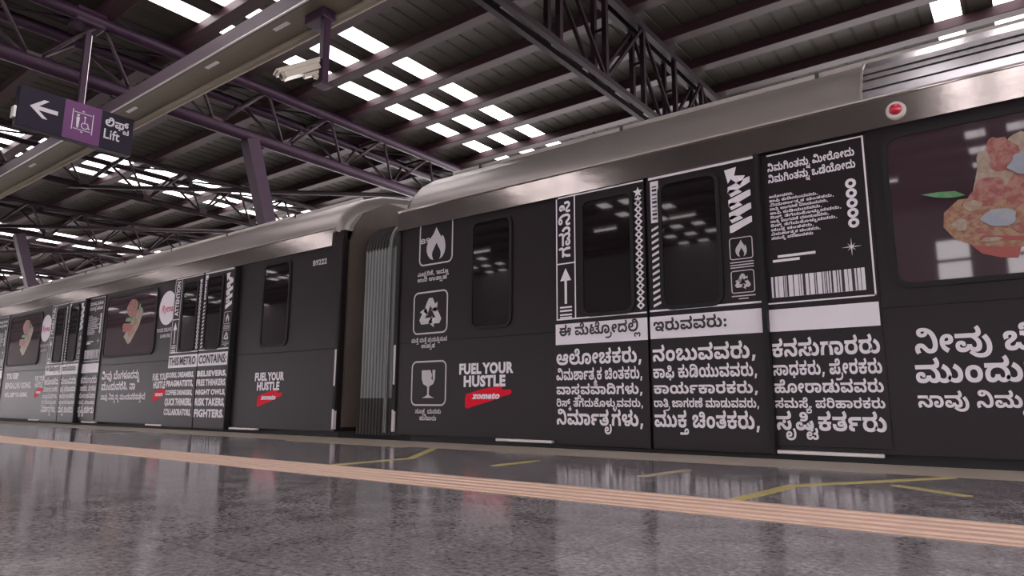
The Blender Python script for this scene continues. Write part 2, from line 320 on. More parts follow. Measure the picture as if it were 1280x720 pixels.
# Kannada letter outlines (quadratic curves, ~ marks a control point) and the laid-out words
GLYPH = {
 6: '153,-6 ~112,-6 ~50,24 ~15,83 15,126 ~15,164 ~47,224 ~109,258 155,258 ~201,258 ~262,223 ~293,163 293,126 ~293,85 ~260,26 ~198,-6/153,60 ~185,60 ~214,98 214,126 ~214,158 ~183,194 155,194 ~134,194 ~107,176 ~94,146 94,127 ~94,96 ~126,60',
 10: '246,-6 ~168,-6 ~65,36 ~15,110 15,158 ~15,199 ~47,255 ~103,285 139,285 ~167,285 ~205,263 ~226,225 226,201 ~226,175 ~204,139 ~162,120 131,120 ~113,120 ~81,132 ~56,149 49,157 61,212 ~65,206 ~80,189 ~102,176 116,176 ~138,176 ~159,192 159,205 ~159,216 ~146,228 136,228 ~115,228 ~90,193 90,160 90,153 ~90,137 ~105,106 ~141,80 ~200,64 245,64 ~288,64 ~346,77 ~375,100 375,114 ~375,123 ~366,137 353,141 ~351,142 ~338,147 335,148 ~303,159 ~272,194 272,218 ~272,252 ~324,285 365,285 ~399,285 ~444,263 ~467,228 467,208 ~467,182 ~442,143 423,129 ~407,118 ~364,106 332,106 220,106 220,165 349,165 ~359,166 ~379,174 ~393,190 393,202 ~393,213 ~379,228 364,228 ~352,228 ~339,217 339,209 ~339,197 ~365,180 390,170 ~398,167 ~410,162 416,157 ~435,146 ~453,116 453,98 ~453,76 ~429,38 ~377,10 ~299,-6',
 11: '193,-6 ~153,-6 ~102,15 ~78,52 78,76 ~78,110 ~133,153 186,153 ~220,153 ~270,138 ~313,108 334,84 ~353,64 ~377,13 382,-14 303,-28 ~298,8 ~268,63 ~220,96 186,96 ~169,96 ~153,85 153,77 ~153,67 ~171,55 198,55 ~230,55 ~275,72 ~304,100 ~318,138 318,159 ~318,189 ~294,217 274,217 ~257,217 ~234,193 231,170 160,170 ~157,197 ~135,221 118,221 ~106,221 ~91,207 91,194 ~91,187 ~94,175 96,170 23,148 ~19,158 ~12,186 12,203 ~12,228 ~36,265 ~80,285 108,285 ~132,285 ~166,273 ~194,250 209,232 181,229 ~197,250 ~229,274 ~263,285 283,285 ~318,285 ~369,256 ~398,199 398,156 ~398,136 ~387,94 ~363,56 343,41 327,34 ~302,16 ~236,-6',
 12: '193,-6 ~144,-6 ~73,24 ~35,81 35,121 ~35,145 ~50,184 ~81,214 105,224 116,212 35,212 35,279 212,279 ~238,279 ~260,283 265,286 ~271,290 ~275,300 275,308 ~275,321 ~262,346 249,360 309,395 ~334,365 ~351,319 351,294 ~351,280 ~342,254 334,243 ~326,234 ~302,220 284,216 296,224 ~315,213 ~339,182 ~351,144 351,122 ~351,82 ~314,25 ~244,-6/193,62 ~221,62 ~257,82 ~273,116 273,137 ~273,143 ~271,153 270,157 ~266,175 ~245,199 ~214,212 193,212 ~171,212 ~138,198 ~118,171 115,154 ~114,149 ~112,141 112,137 ~112,101 ~153,62/410,65 ~433,66 ~449,77 449,87 ~449,97 ~432,116 417,128 409,148 ~395,162 ~374,193 374,211 ~374,229 ~393,258 ~429,275 454,275 ~497,275 ~541,232 541,200 ~541,171 ~516,136 ~473,117 ~418,110 388,110 10,110 10,169 424,169 ~438,169 ~463,173 ~478,186 478,198 ~478,207 ~467,220 457,220 ~448,220 ~436,209 436,200 ~436,190 ~451,172 467,157 480,141 ~495,127 ~518,94 518,73 ~518,51 ~497,20 ~453,2 418,0',
 13: '528,-6 ~499,-6 ~447,8 429,27 ~419,37 ~405,62 ~397,98 397,123 397,157 ~397,182 ~392,205 387,211 ~383,215 ~373,218 366,218 ~356,218 ~343,210 ~336,192 336,179 ~336,168 ~338,148 ~340,128 340,117 ~340,74 ~301,19 ~234,-6 189,-6 ~133,-6 ~55,35 ~15,107 15,154 ~15,196 ~48,254 ~104,285 140,285 ~169,285 ~209,264 ~230,227 230,202 ~230,177 ~208,140 ~167,120 137,120 ~116,120 ~82,132 ~57,149 49,157 61,212 ~66,204 ~80,188 ~102,176 116,176 ~138,176 ~159,192 159,204 ~159,215 ~146,228 136,228 ~116,228 ~89,193 89,159 89,153 ~89,139 ~99,107 ~121,80 ~159,62 188,62 ~214,62 ~246,78 ~261,106 261,126 ~261,138 ~260,160 ~258,184 258,198 ~258,223 ~282,262 ~331,285 367,285 ~387,285 ~424,276 438,266 ~451,257 ~468,232 ~476,195 476,167 476,130 ~476,108 ~482,85 489,77 ~496,70 ~517,62 530,62 ~547,62 ~570,75 ~582,100 582,117 ~582,140 ~564,179 ~531,213 508,227 558,286 ~590,266 ~636,215 ~661,155 661,119 ~661,82 ~633,26 ~574,-6',
 17: '321,-6 ~296,-6 ~257,7 ~227,33 214,52 247,50 ~229,31 ~194,6 ~150,-6 120,-6 ~87,-6 ~38,17 ~12,60 12,88 ~12,114 ~35,151 ~75,171 102,171 ~139,171 ~175,141 175,116 ~175,108 ~171,90 168,85 114,88 ~115,91 ~116,96 116,98 ~116,106 ~108,114 100,114 ~91,114 ~79,102 79,92 ~79,77 ~105,62 133,62 ~164,62 ~192,89 195,112 265,112 ~267,86 ~290,62 306,62 ~326,62 ~341,87 341,107 ~341,137 ~311,181 ~255,209 ~176,224 127,224 133,295 ~196,295 ~291,276 ~358,241 ~401,194 ~421,137 421,106 ~421,66 ~394,17 ~350,-6',
 20: '315,-6 ~278,-6 ~229,24 208,54 242,55 ~223,28 ~183,2 ~142,-6 120,-6 ~88,-6 ~45,16 ~24,51 24,72 ~24,93 ~38,125 ~72,156 103,173 ~121,184 ~136,200 136,209 ~136,215 ~131,222 ~121,226 112,226 ~99,226 ~86,214 86,205 ~86,199 ~90,187 92,182 26,158 ~20,169 ~12,198 12,212 ~12,233 ~33,266 ~79,285 115,285 ~153,285 ~196,263 ~214,230 214,213 ~214,193 ~200,164 ~166,136 137,118 ~116,105 ~103,91 103,82 ~103,72 ~118,62 134,62 ~160,62 ~188,90 190,112 260,112 ~263,86 ~288,62 310,62 ~329,62 ~349,81 349,97 ~349,108 ~342,128 335,136 400,171 ~416,153 ~428,111 428,91 ~428,60 ~403,16 ~353,-6',
 23: '161,-6 ~114,-6 ~56,16 ~29,52 29,73 ~29,86 ~36,107 ~51,125 63,133 58,126 18,125 18,179 124,179 ~133,183 ~144,194 144,201 ~144,207 ~135,220 128,224 172,230 203,224 ~208,218 ~214,206 214,200 ~214,194 ~211,183 208,179 307,179 307,125 263,126 259,134 ~273,126 ~289,108 ~297,87 297,73 ~297,52 ~271,16 ~211,-6/163,61 ~194,61 ~219,82 219,97 ~219,108 ~206,124 ~182,133 163,133 ~144,133 ~119,124 ~108,107 108,97 ~108,81 ~135,61/18,212 18,279 171,279 ~197,279 ~218,283 223,286 ~229,290 ~233,300 233,308 ~233,321 ~221,346 208,360 267,395 ~292,365 ~309,319 309,295 ~309,281 ~300,250 288,238 ~273,224 ~228,212 189,212',
 25: '178,212 ~161,212 ~137,195 ~121,165 115,146 ~112,135 ~108,104 ~106,66 106,40 106,0 23,0 23,58 ~23,96 ~36,161 ~69,210 100,224 114,212 21,212 21,279 195,279 ~221,279 ~242,283 247,286 ~254,290 ~258,300 258,308 ~258,321 ~244,346 232,360 291,395 ~316,365 ~333,319 333,294 ~333,278 ~321,245 ~290,220 262,216 271,220 ~298,201 ~325,150 ~333,92 333,59 333,0 250,0 250,39 ~250,67 ~248,108 ~244,139 240,150 ~231,178 ~202,212',
 28: '319,-6 ~292,-6 ~252,7 ~221,33 209,52 242,55 ~223,28 ~183,2 ~142,-6 120,-6 ~88,-6 ~45,16 ~24,51 24,72 ~24,93 ~38,125 ~72,156 103,173 ~121,184 ~136,200 136,209 ~136,215 ~131,222 ~121,226 112,226 ~99,226 ~86,214 86,205 ~86,199 ~90,187 92,182 26,158 ~20,169 ~12,198 12,212 ~12,233 ~33,266 ~79,285 115,285 ~153,285 ~196,263 ~214,230 214,213 ~214,193 ~200,164 ~166,136 137,118 ~116,105 ~103,91 103,82 ~103,72 ~118,62 134,62 ~160,62 ~188,90 190,111 260,111 ~263,87 ~288,62 312,62 ~330,62 ~349,77 349,91 ~349,103 ~337,119 ~318,129 308,130 367,156 ~385,148 ~413,128 ~428,99 428,79 ~428,53 ~403,15 ~355,-6/256,126 256,180 308,180 ~316,184 ~327,195 327,202 ~327,208 ~319,220 312,225 356,231 387,227 ~392,220 ~397,208 397,201 ~397,195 ~394,184 391,180 438,180 438,126 431,126 ~423,126 ~404,127 397,128 374,126/256,212 256,279 303,279 ~329,279 ~350,283 355,286 ~361,290 ~365,300 365,308 ~365,321 ~353,346 340,360 399,395 ~424,365 ~441,319 441,295 ~441,281 ~432,250 419,238 ~405,224 ~360,212 321,212',
 35: '115,-6 ~70,-6 ~18,51 18,105 ~18,133 ~34,178 ~66,214 91,226 104,212 18,212 18,279 271,279 ~297,279 ~318,283 324,286 ~330,290 ~334,300 334,308 ~334,321 ~321,346 308,360 368,395 ~393,365 ~409,319 409,295 ~409,281 ~400,250 388,238 ~382,233 ~367,224 ~350,218 339,216 341,233 ~358,229 ~384,207 ~399,176 399,158 ~399,149 ~396,133 393,127 ~391,124 ~382,124 379,120 ~364,106 ~330,86 304,86 ~286,86 ~253,98 ~234,124 234,142 ~234,170 ~272,197 302,197 ~319,197 ~342,190 351,184 ~379,171 ~410,123 410,91 ~410,59 ~379,15 ~330,-6 301,-6 ~264,-6 ~212,23 193,52 228,56 ~210,32 ~176,5 ~139,-6/132,62 ~150,62 ~170,87 173,107 244,107 ~247,85 ~271,62 293,62 ~305,62 ~325,69 ~338,88 338,106 ~338,120 ~332,143 ~316,157 304,157 ~297,157 ~288,151 288,144 ~288,137 ~299,131 307,131 ~314,131 ~327,137 ~334,150 334,160 ~334,170 ~326,188 ~303,203 ~262,212 230,212 208,212 ~182,212 ~140,197 ~112,171 ~97,133 97,111 ~97,86 ~116,62',
 38: '181,-6 ~134,-6 ~71,12 ~33,43 ~16,85 16,110 ~16,114 ~17,130 19,139 95,129 ~94,127 ~94,121 94,119 ~94,109 ~99,88 ~116,69 ~150,58 180,58 ~203,58 ~235,66 ~254,79 ~263,97 263,108 ~263,116 ~257,131 252,136 ~250,138 ~247,140 246,142 ~238,147 ~218,151 208,151 ~195,151 ~185,144 185,139 ~185,134 ~195,128 205,128 ~213,128 ~228,135 ~237,152 237,164 ~237,181 ~225,203 ~205,217 193,221 258,245 ~280,231 ~307,193 307,167 ~307,166 ~307,159 306,157 293,142 ~285,126 ~261,98 ~224,82 195,82 ~156,82 ~120,114 120,138 ~120,153 ~135,179 ~170,196 198,196 ~216,196 ~245,189 262,180 ~264,180 ~265,185 ~267,190 269,189 ~302,178 ~334,130 334,101 ~334,73 ~312,33 ~271,6 ~215,-6/17,212 17,279 196,279 ~221,279 ~243,283 248,286 ~254,290 ~258,300 258,308 ~258,321 ~245,346 233,360 292,395 ~317,365 ~334,319 334,295 ~334,281 ~325,250 312,238 ~298,224 ~253,212 213,212',
 40: '115,-6 ~71,-6 ~18,51 18,105 ~18,133 ~34,178 ~66,214 91,226 102,212 18,212 18,279 260,279 ~286,279 ~307,283 313,286 ~319,290 ~323,300 323,308 ~323,321 ~310,346 297,360 356,395 ~381,365 ~398,319 398,295 ~398,281 ~389,250 377,238 ~371,233 ~356,224 ~339,218 328,216 335,222 ~356,211 ~384,176 ~398,132 398,106 ~398,51 ~344,-6 299,-6 ~274,-6 ~236,7 ~206,33 192,52 228,56 ~210,32 ~176,5 ~139,-6/132,62 ~150,62 ~171,90 173,112 244,112 ~245,86 ~270,62 284,62 ~300,62 ~319,86 319,111 ~319,131 ~306,167 ~279,195 ~239,212 212,212 203,212 ~178,212 ~138,196 ~111,168 ~97,132 97,111 ~97,86 ~115,62',
 41: '115,-6 ~71,-6 ~18,51 18,105 ~18,133 ~34,178 ~66,214 91,226 102,212 18,212 18,279 260,279 ~286,279 ~307,283 313,286 ~319,290 ~323,300 323,308 ~323,321 ~310,346 297,360 356,395 ~381,365 ~398,319 398,295 ~398,281 ~389,250 377,238 ~371,233 ~356,224 ~339,218 328,216 335,222 ~356,211 ~384,176 ~398,132 398,106 ~398,51 ~344,-6 299,-6 ~274,-6 ~236,7 ~206,33 192,52 228,56 ~210,32 ~176,5 ~139,-6/132,62 ~150,62 ~171,90 173,112 244,112 ~245,86 ~270,62 284,62 ~300,62 ~319,86 319,111 ~319,131 ~306,167 ~279,195 ~239,212 212,212 203,212 ~178,212 ~138,196 ~111,168 ~97,132 97,111 ~97,86 ~115,62/168,-73 174,3 242,3 248,-73',
 42: '264,-6 ~238,-6 ~198,9 ~164,39 147,60 ~138,70 ~127,82 ~118,87 113,87 ~104,87 ~94,75 94,65 ~94,52 ~104,29 113,15 43,-12 ~31,4 ~15,49 15,68 ~15,94 ~36,133 ~77,155 109,155 ~137,155 ~182,132 205,102 ~217,89 ~235,71 ~252,62 262,62 ~277,62 ~294,83 294,104 ~294,126 ~273,167 ~235,200 210,212 15,212 15,279 234,279 ~260,279 ~282,283 287,286 ~293,290 ~297,300 297,308 ~297,321 ~284,346 271,360 331,395 ~355,365 ~373,319 373,295 ~373,281 ~363,250 351,238 ~339,227 ~306,216 285,214 274,214 301,224 ~324,208 ~356,171 ~373,126 373,100 ~373,47 ~317,-6',
 43: '123,-6 ~89,-6 ~41,17 ~15,60 15,88 ~15,114 ~37,151 ~78,171 105,171 ~142,171 ~178,141 178,116 ~178,108 ~173,90 170,85 117,88 ~118,91 ~119,96 119,98 ~119,106 ~111,114 103,114 ~94,114 ~82,102 82,92 ~82,77 ~108,62 136,62 ~166,62 ~194,89 198,112 268,112 ~270,86 ~294,62 310,62 ~324,62 ~338,73 ~344,90 344,99 ~344,117 ~331,154 318,171 389,200 ~406,176 ~423,122 423,92 ~423,58 ~397,15 ~352,-6 325,-6 ~299,-6 ~260,7 ~230,33 217,52 250,50 ~232,31 ~197,6 ~153,-6/229,129 ~210,129 ~189,150 189,166 ~189,183 ~211,204 229,204 ~247,204 ~270,183 270,166 ~270,150 ~248,129/15,212 15,279 285,279 ~311,279 ~332,283 338,286 ~344,290 ~348,300 348,308 ~348,321 ~335,346 322,360 381,395 ~406,365 ~423,319 423,295 ~423,281 ~414,250 402,238 ~387,224 ~342,212 303,212',
 45: '320,-6 ~294,-6 ~254,6 ~223,33 207,54 242,55 ~223,28 ~183,2 ~142,-6 120,-6 ~88,-6 ~45,16 ~24,51 24,72 ~24,93 ~38,125 ~72,156 103,173 ~121,184 ~136,200 136,209 ~136,215 ~131,222 ~121,226 112,226 ~99,226 ~86,214 86,205 ~86,199 ~90,187 92,182 26,158 ~20,169 ~12,198 12,212 ~12,233 ~33,266 ~79,285 115,285 ~153,285 ~196,263 ~214,230 214,213 ~214,193 ~200,164 ~166,136 137,118 ~116,105 ~103,91 103,82 ~103,72 ~118,62 134,62 ~160,62 ~188,90 190,112 260,112 ~263,86 ~290,62 308,62 ~331,62 ~356,91 356,118 ~356,143 ~335,180 ~298,208 274,219 316,286 ~350,270 ~403,222 ~435,158 435,117 ~435,79 ~409,24 ~358,-6',
 47: '123,-6 ~89,-6 ~41,17 ~15,60 15,88 ~15,114 ~37,151 ~78,171 105,171 ~142,171 ~178,141 178,116 ~178,108 ~173,90 170,85 117,88 ~118,91 ~119,96 119,98 ~119,106 ~111,114 103,114 ~94,114 ~82,102 82,92 ~82,77 ~108,62 136,62 ~166,62 ~195,89 198,112 268,112 ~270,86 ~293,62 310,62 ~328,62 ~344,86 344,105 ~344,121 ~333,152 ~310,180 ~279,203 260,212 352,224 ~374,208 ~407,171 ~423,126 423,100 ~423,60 ~396,14 ~351,-6 326,-6 ~299,-6 ~260,7 ~231,33 217,52 250,50 ~232,31 ~197,6 ~153,-6/15,212 15,279 285,279 ~311,279 ~332,283 338,286 ~344,290 ~348,300 348,308 ~348,321 ~335,346 322,360 381,395 ~406,365 ~423,319 423,295 ~423,281 ~414,250 402,238 ~387,224 ~342,212 303,212/486,-6 ~445,-6 ~382,30 351,63 395,112 ~412,89 ~448,62 474,62 ~500,62 ~529,92 529,118 ~529,143 ~507,180 ~470,208 447,219 488,286 ~522,270 ~576,222 ~608,158 608,117 ~608,80 ~581,24 ~527,-6',
 48: '169,-6 ~125,-6 ~67,20 ~32,64 ~17,117 17,143 ~17,183 ~52,247 ~118,285 167,285 ~209,285 ~267,258 ~301,214 ~316,162 316,136 ~316,94 ~281,30 ~215,-6/167,64 ~188,64 ~220,79 ~237,112 237,136 ~237,159 ~221,196 ~190,217 166,217 ~146,217 ~114,201 ~96,169 96,143 ~96,119 ~114,84 ~146,64/380,-6 ~340,-6 ~278,26 252,56 284,118 ~303,92 ~341,62 367,62 ~393,62 ~422,92 422,118 ~422,143 ~400,180 ~364,209 341,219 378,264 ~412,249 ~468,208 ~501,153 501,117 ~501,89 ~486,44 ~455,11 ~410,-6/564,-6 ~525,-6 ~463,28 437,57 469,118 ~488,92 ~526,62 552,62 ~578,62 ~607,92 607,118 ~607,143 ~585,180 ~549,208 525,219 567,286 ~600,270 ~654,222 ~686,158 686,117 ~686,80 ~660,24 ~605,-6/501,295 ~501,281 ~492,250 480,239 ~466,224 ~420,212 381,212 320,212 320,279 363,279 ~389,279 ~410,283 415,286 ~422,290 ~426,300 426,308 ~426,321 ~413,346 400,360 460,395 ~484,365 ~501,319',
 49: '175,-6 ~126,-6 ~56,24 ~18,81 18,122 ~18,146 ~33,185 ~64,214 88,224 99,212 18,212 18,279 195,279 ~220,279 ~242,283 247,286 ~253,290 ~257,300 257,308 ~257,321 ~244,346 231,360 291,395 ~316,365 ~333,319 333,294 ~333,280 ~324,252 313,240 ~306,232 ~283,220 266,216 278,224 ~297,213 ~321,182 ~333,145 333,122 ~333,82 ~296,25 ~226,-6/176,64 ~202,64 ~236,83 ~253,116 253,137 ~253,160 ~235,193 ~200,212 176,212 ~150,212 ~115,192 ~97,158 97,137 ~97,101 ~139,64',
 52: '198,-6 ~171,-6 ~128,6 ~102,31 102,50 ~102,61 ~114,82 126,91 141,74 ~100,79 ~43,111 ~13,160 13,189 ~13,216 ~38,259 ~85,285 117,285 ~140,285 ~177,269 ~199,237 199,212 ~199,191 ~181,159 ~145,141 118,141 ~94,141 ~56,152 46,158 49,199 ~59,193 ~83,185 97,185 ~118,185 ~134,198 134,209 ~134,218 ~123,229 113,229 ~97,229 ~77,208 77,191 ~77,178 ~86,156 ~111,141 ~160,132 199,131 ~249,132 ~298,155 298,176 ~298,190 ~278,208 260,212 227,212 227,279 240,279 ~266,279 ~287,283 293,286 ~299,290 ~303,300 303,308 ~303,321 ~290,346 277,360 337,395 ~362,365 ~379,319 379,294 ~379,268 ~353,230 329,221 325,234 ~340,229 ~364,210 ~378,184 378,167 ~378,145 ~360,112 ~327,89 ~284,76 259,73 276,93 ~286,84 ~297,65 297,50 ~297,25 ~248,-6/200,45 ~212,45 ~226,52 226,61 ~226,68 ~212,77 199,78 ~188,77 ~173,68 173,61 ~173,54 ~186,45',
 53: '123,-6 ~89,-6 ~41,17 ~15,60 15,88 ~15,114 ~37,151 ~78,171 105,171 ~142,171 ~178,141 178,116 ~178,108 ~173,90 170,85 117,88 ~118,91 ~119,96 119,98 ~119,106 ~111,114 103,114 ~94,114 ~82,102 82,92 ~82,77 ~108,62 136,62 ~166,62 ~195,89 198,112 268,112 ~270,86 ~293,62 310,62 ~328,62 ~344,86 344,105 ~344,121 ~333,152 ~310,180 ~279,203 260,212 352,224 ~374,208 ~407,171 ~423,126 423,100 ~423,60 ~396,14 ~351,-6 326,-6 ~299,-6 ~260,7 ~231,33 217,52 250,50 ~232,31 ~197,6 ~153,-6/15,212 15,279 285,279 ~311,279 ~332,283 338,286 ~344,290 ~348,300 348,308 ~348,321 ~335,346 322,360 381,395 ~406,365 ~423,319 423,295 ~423,281 ~414,250 402,238 ~387,224 ~342,212 303,212',
 56: '265,-6 ~238,-6 ~198,9 ~164,39 147,60 ~138,70 ~127,82 ~118,87 113,87 ~104,87 ~94,75 94,65 ~94,52 ~104,29 113,15 43,-12 ~31,4 ~15,49 15,68 ~15,94 ~36,133 ~77,155 109,155 ~127,155 ~158,144 ~189,119 207,98 ~216,87 ~233,71 ~251,62 262,62 ~277,62 ~294,82 294,100 ~294,116 ~280,154 268,171 338,200 ~356,176 ~373,122 373,94 ~373,45 ~317,-6/201,132 ~181,132 ~160,153 160,169 ~160,186 ~182,208 201,208 ~219,208 ~241,186 241,169 ~241,153 ~220,132/15,212 15,279 235,279 ~260,279 ~282,283 287,286 ~293,290 ~297,300 297,308 ~297,321 ~284,346 272,360 331,395 ~356,365 ~373,319 373,295 ~373,281 ~364,250 351,238 ~337,224 ~292,212 252,212',
 57: '130,-6 ~73,-6 ~16,46 16,90 ~16,133 ~73,186 127,186 ~148,186 ~175,177 ~194,162 201,153 187,139 ~188,142 ~189,148 189,150 ~189,163 ~181,186 ~165,204 ~137,215 116,215 211,223 ~222,220 ~242,204 ~254,180 254,165 ~254,159 ~252,145 249,138 241,155 ~247,163 ~267,177 ~297,186 318,186 ~368,186 ~422,133 422,89 ~422,46 ~367,-6 307,-6 ~282,-6 ~244,5 ~216,26 207,39 230,39 ~220,26 ~194,6 ~156,-6/137,57 ~160,57 ~182,75 182,90 ~182,107 ~159,124 139,124 ~123,124 ~103,116 ~94,101 94,90 ~94,74 ~117,57/300,57 ~322,57 ~344,74 344,90 ~344,101 ~334,116 ~315,124 302,124 ~278,124 ~256,105 256,90 ~256,74 ~279,57/16,212 16,279 284,279 ~310,279 ~331,283 336,286 ~343,290 ~347,300 347,308 ~347,321 ~334,346 321,360 381,395 ~405,365 ~422,319 422,295 ~422,281 ~413,250 401,238 ~386,224 ~341,212 302,212',
 60: '241,126 ~241,84 ~210,25 ~153,-6 115,-6 ~80,-6 ~32,16 ~7,57 7,85 ~7,106 ~23,138 ~54,157 74,157 ~100,157 ~125,134 125,116 ~125,100 ~107,81 91,81 ~82,81 ~64,88 59,98 66,106 ~65,103 ~65,96 65,92 ~65,80 ~82,57 105,57 ~124,57 ~150,74 ~163,104 163,125 ~163,147 ~150,179 137,189 ~128,197 ~105,207 ~68,212 39,212 -129,212 -129,279 52,279 ~91,279 ~145,270 ~183,252 197,238 ~219,219 ~241,162',
 63: '45,-6 ~4,-6 ~-59,30 -90,63 -47,112 ~-30,89 ~7,62 33,62 ~59,62 ~88,92 88,118 ~88,143 ~66,180 ~29,208 6,219 47,286 ~81,270 ~135,222 ~167,158 167,117 ~167,80 ~140,24 ~86,-6',
 64: '44,-6 ~1,-6 ~-60,30 -90,62 -46,112 ~-27,88 ~8,62 31,62 ~49,62 ~67,78 67,95 ~67,108 ~66,129 ~64,148 64,159 ~64,200 ~105,256 ~176,285 223,285 ~270,285 ~339,258 ~382,213 ~403,156 403,125 ~403,84 ~373,25 ~316,-6 277,-6 ~243,-6 ~194,16 ~170,57 170,85 ~170,106 ~186,138 ~216,157 237,157 ~263,157 ~288,134 288,116 ~288,100 ~270,81 254,81 ~245,81 ~227,88 221,98 229,106 ~228,103 ~227,96 227,92 ~227,80 ~245,57 268,57 ~287,57 ~312,73 ~325,103 325,124 ~325,150 ~303,192 ~258,217 225,217 ~201,217 ~164,203 ~143,171 143,146 ~143,135 ~144,116 ~145,95 145,81 ~145,49 ~119,11 ~74,-6',
 65: '-50,-211 ~-85,-211 ~-136,-185 ~-162,-141 -162,-113 ~-162,-87 ~-141,-48 ~-103,-26 -78,-26 ~-54,-26 ~-26,-43 ~-14,-70 -14,-84 ~-14,-115 ~-50,-141 -82,-141 ~-94,-141 ~-123,-134 -130,-130 -126,-91 ~-119,-96 ~-100,-101 -91,-101 ~-78,-101 ~-63,-94 -63,-84 ~-63,-76 ~-73,-67 -82,-67 ~-90,-67 ~-105,-76 ~-115,-95 -115,-112 -115,-115 ~-115,-136 ~-84,-164 -51,-164 ~-30,-164 ~8,-151 ~32,-114 32,-79 ~32,-52 ~16,-2 3,20 49,40 ~60,22 ~76,-17 ~85,-56 85,-76 ~85,-144 ~16,-211',
 74: '233,201 ~233,176 ~211,140 ~169,120 139,120 ~106,120 ~62,144 50,157 62,212 ~67,204 ~81,187 ~103,176 117,176 ~138,176 ~159,192 159,205 ~159,216 ~146,228 136,228 ~123,228 ~103,215 ~90,188 90,168 90,158 ~90,131 ~112,94 ~148,68 169,58 128,-6 ~94,12 ~43,58 ~15,120 15,158 ~15,198 ~46,254 ~101,285 138,285 ~169,285 ~211,263 ~233,226',
 93: '293,212 141,212 ~124,212 ~110,210 105,209 ~100,206 ~94,198 94,192 ~94,186 ~99,179 103,176 ~107,174 ~121,171 134,171 207,171 207,105 141,105 ~131,105 ~120,105 ~112,103 109,102 ~104,100 ~97,93 97,87 ~97,79 ~107,70 ~122,67 131,67 141,67 141,0 123,0 ~103,0 ~65,7 ~35,24 ~16,54 16,77 ~16,91 ~26,115 ~47,135 63,142 61,131 ~40,143 ~13,177 13,205 ~13,220 ~25,245 36,254 ~47,264 ~76,274 ~116,279 145,279 293,279',
 96: '18,-188 ~-26,-188 ~-67,-157 -67,-134 ~-67,-120 ~-56,-99 -44,-90 -47,-95 -78,-95 -78,-52 6,-52 -3,-56 ~6,-47 ~16,-26 16,-12 ~16,-2 ~11,21 1,37 52,51 ~62,31 ~68,3 68,-8 ~68,-24 ~58,-48 51,-56 44,-52 115,-52 115,-95 83,-95 80,-89 ~93,-97 ~105,-119 105,-133 ~105,-156 ~65,-188/19,-143 ~38,-143 ~54,-127 54,-117 ~54,-105 ~36,-90 19,-90 ~1,-90 ~-16,-105 -16,-117 ~-16,-129 ~1,-143',
 101: '-124,-188 ~-154,-188 ~-183,-162 -183,-143 ~-183,-125 ~-163,-100 -135,-86 ~-121,-79 ~-113,-73 -113,-68 ~-113,-65 ~-120,-61 -128,-61 ~-137,-61 ~-147,-66 -147,-72 ~-147,-74 ~-145,-79 -144,-81 -187,-95 ~-190,-88 ~-195,-71 -195,-63 ~-195,-45 ~-161,-22 -127,-22 ~-102,-22 ~-75,-34 ~-64,-54 -64,-63 ~-64,-74 ~-70,-91 ~-90,-108 -110,-117 ~-125,-124 ~-132,-131 -132,-135 ~-132,-139 ~-125,-143 -118,-143 ~-99,-143 ~-83,-124 -82,-114 -34,-114 ~-31,-127 ~-16,-143 0,-143 ~12,-143 ~27,-132 27,-121 ~27,-110 ~9,-95 -6,-93 14,-60 ~33,-66 ~61,-84 ~78,-109 78,-126 ~78,-159 ~37,-188 4,-188 ~-15,-188 ~-42,-179 ~-63,-158 -74,-142 -37,-139 ~-52,-160 ~-80,-181 ~-107,-188/-36,-95 -36,-52 6,-52 -3,-56 ~6,-47 ~16,-26 16,-12 ~16,-2 ~11,21 1,37 51,51 ~62,31 ~68,3 68,-8 ~68,-24 ~58,-48 51,-56 44,-52 91,-52 91,-95 52,-94 27,-95',
 106: '-124,-188 ~-149,-188 ~-184,-167 ~-200,-130 -200,-108 ~-200,-78 ~-178,-40 ~-141,-22 -119,-22 ~-93,-22 ~-62,-49 -62,-72 ~-62,-90 ~-91,-119 -123,-119 ~-143,-119 ~-172,-107 -180,-99 -168,-64 ~-163,-70 ~-145,-85 -129,-85 ~-117,-85 ~-107,-76 -107,-71 ~-107,-65 ~-114,-60 -120,-60 ~-134,-60 ~-153,-82 -153,-106 ~-153,-116 ~-147,-133 ~-132,-143 -118,-143 ~-98,-143 ~-81,-124 -79,-115 -31,-115 ~-28,-128 ~-13,-143 2,-143 ~15,-143 ~29,-130 29,-118 ~29,-105 ~11,-88 -5,-86 19,-48 ~38,-55 ~65,-76 ~80,-103 80,-121 ~80,-144 ~62,-174 ~29,-188 7,-188 ~-22,-188 ~-56,-166 -72,-142 -37,-140 ~-50,-160 ~-78,-180 ~-107,-188/-34,-89 -34,-44 -14,-44 ~-3,-44 ~10,-41 13,-38 ~16,-34 ~19,-25 19,-18 ~19,-7 ~10,21 1,37 51,51 ~62,32 ~72,-4 72,-22 ~72,-45 ~55,-75 ~24,-89 3,-89',
 111: '50,-88 ~50,-108 ~37,-134 25,-143 ~10,-155 ~-31,-163 -65,-163 -240,-163 -240,-112 -85,-112 -95,-118 ~-97,-111 ~-100,-95 -100,-85 ~-100,-70 ~-84,-40 ~-50,-20 -23,-20 ~14,-20 ~50,-59/-51,-93 ~-51,-100 ~-48,-113 -45,-118 -54,-112 -36,-112 ~-18,-112 ~1,-101 1,-87 ~1,-77 ~-11,-64 -24,-64 ~-37,-64 ~-51,-80',
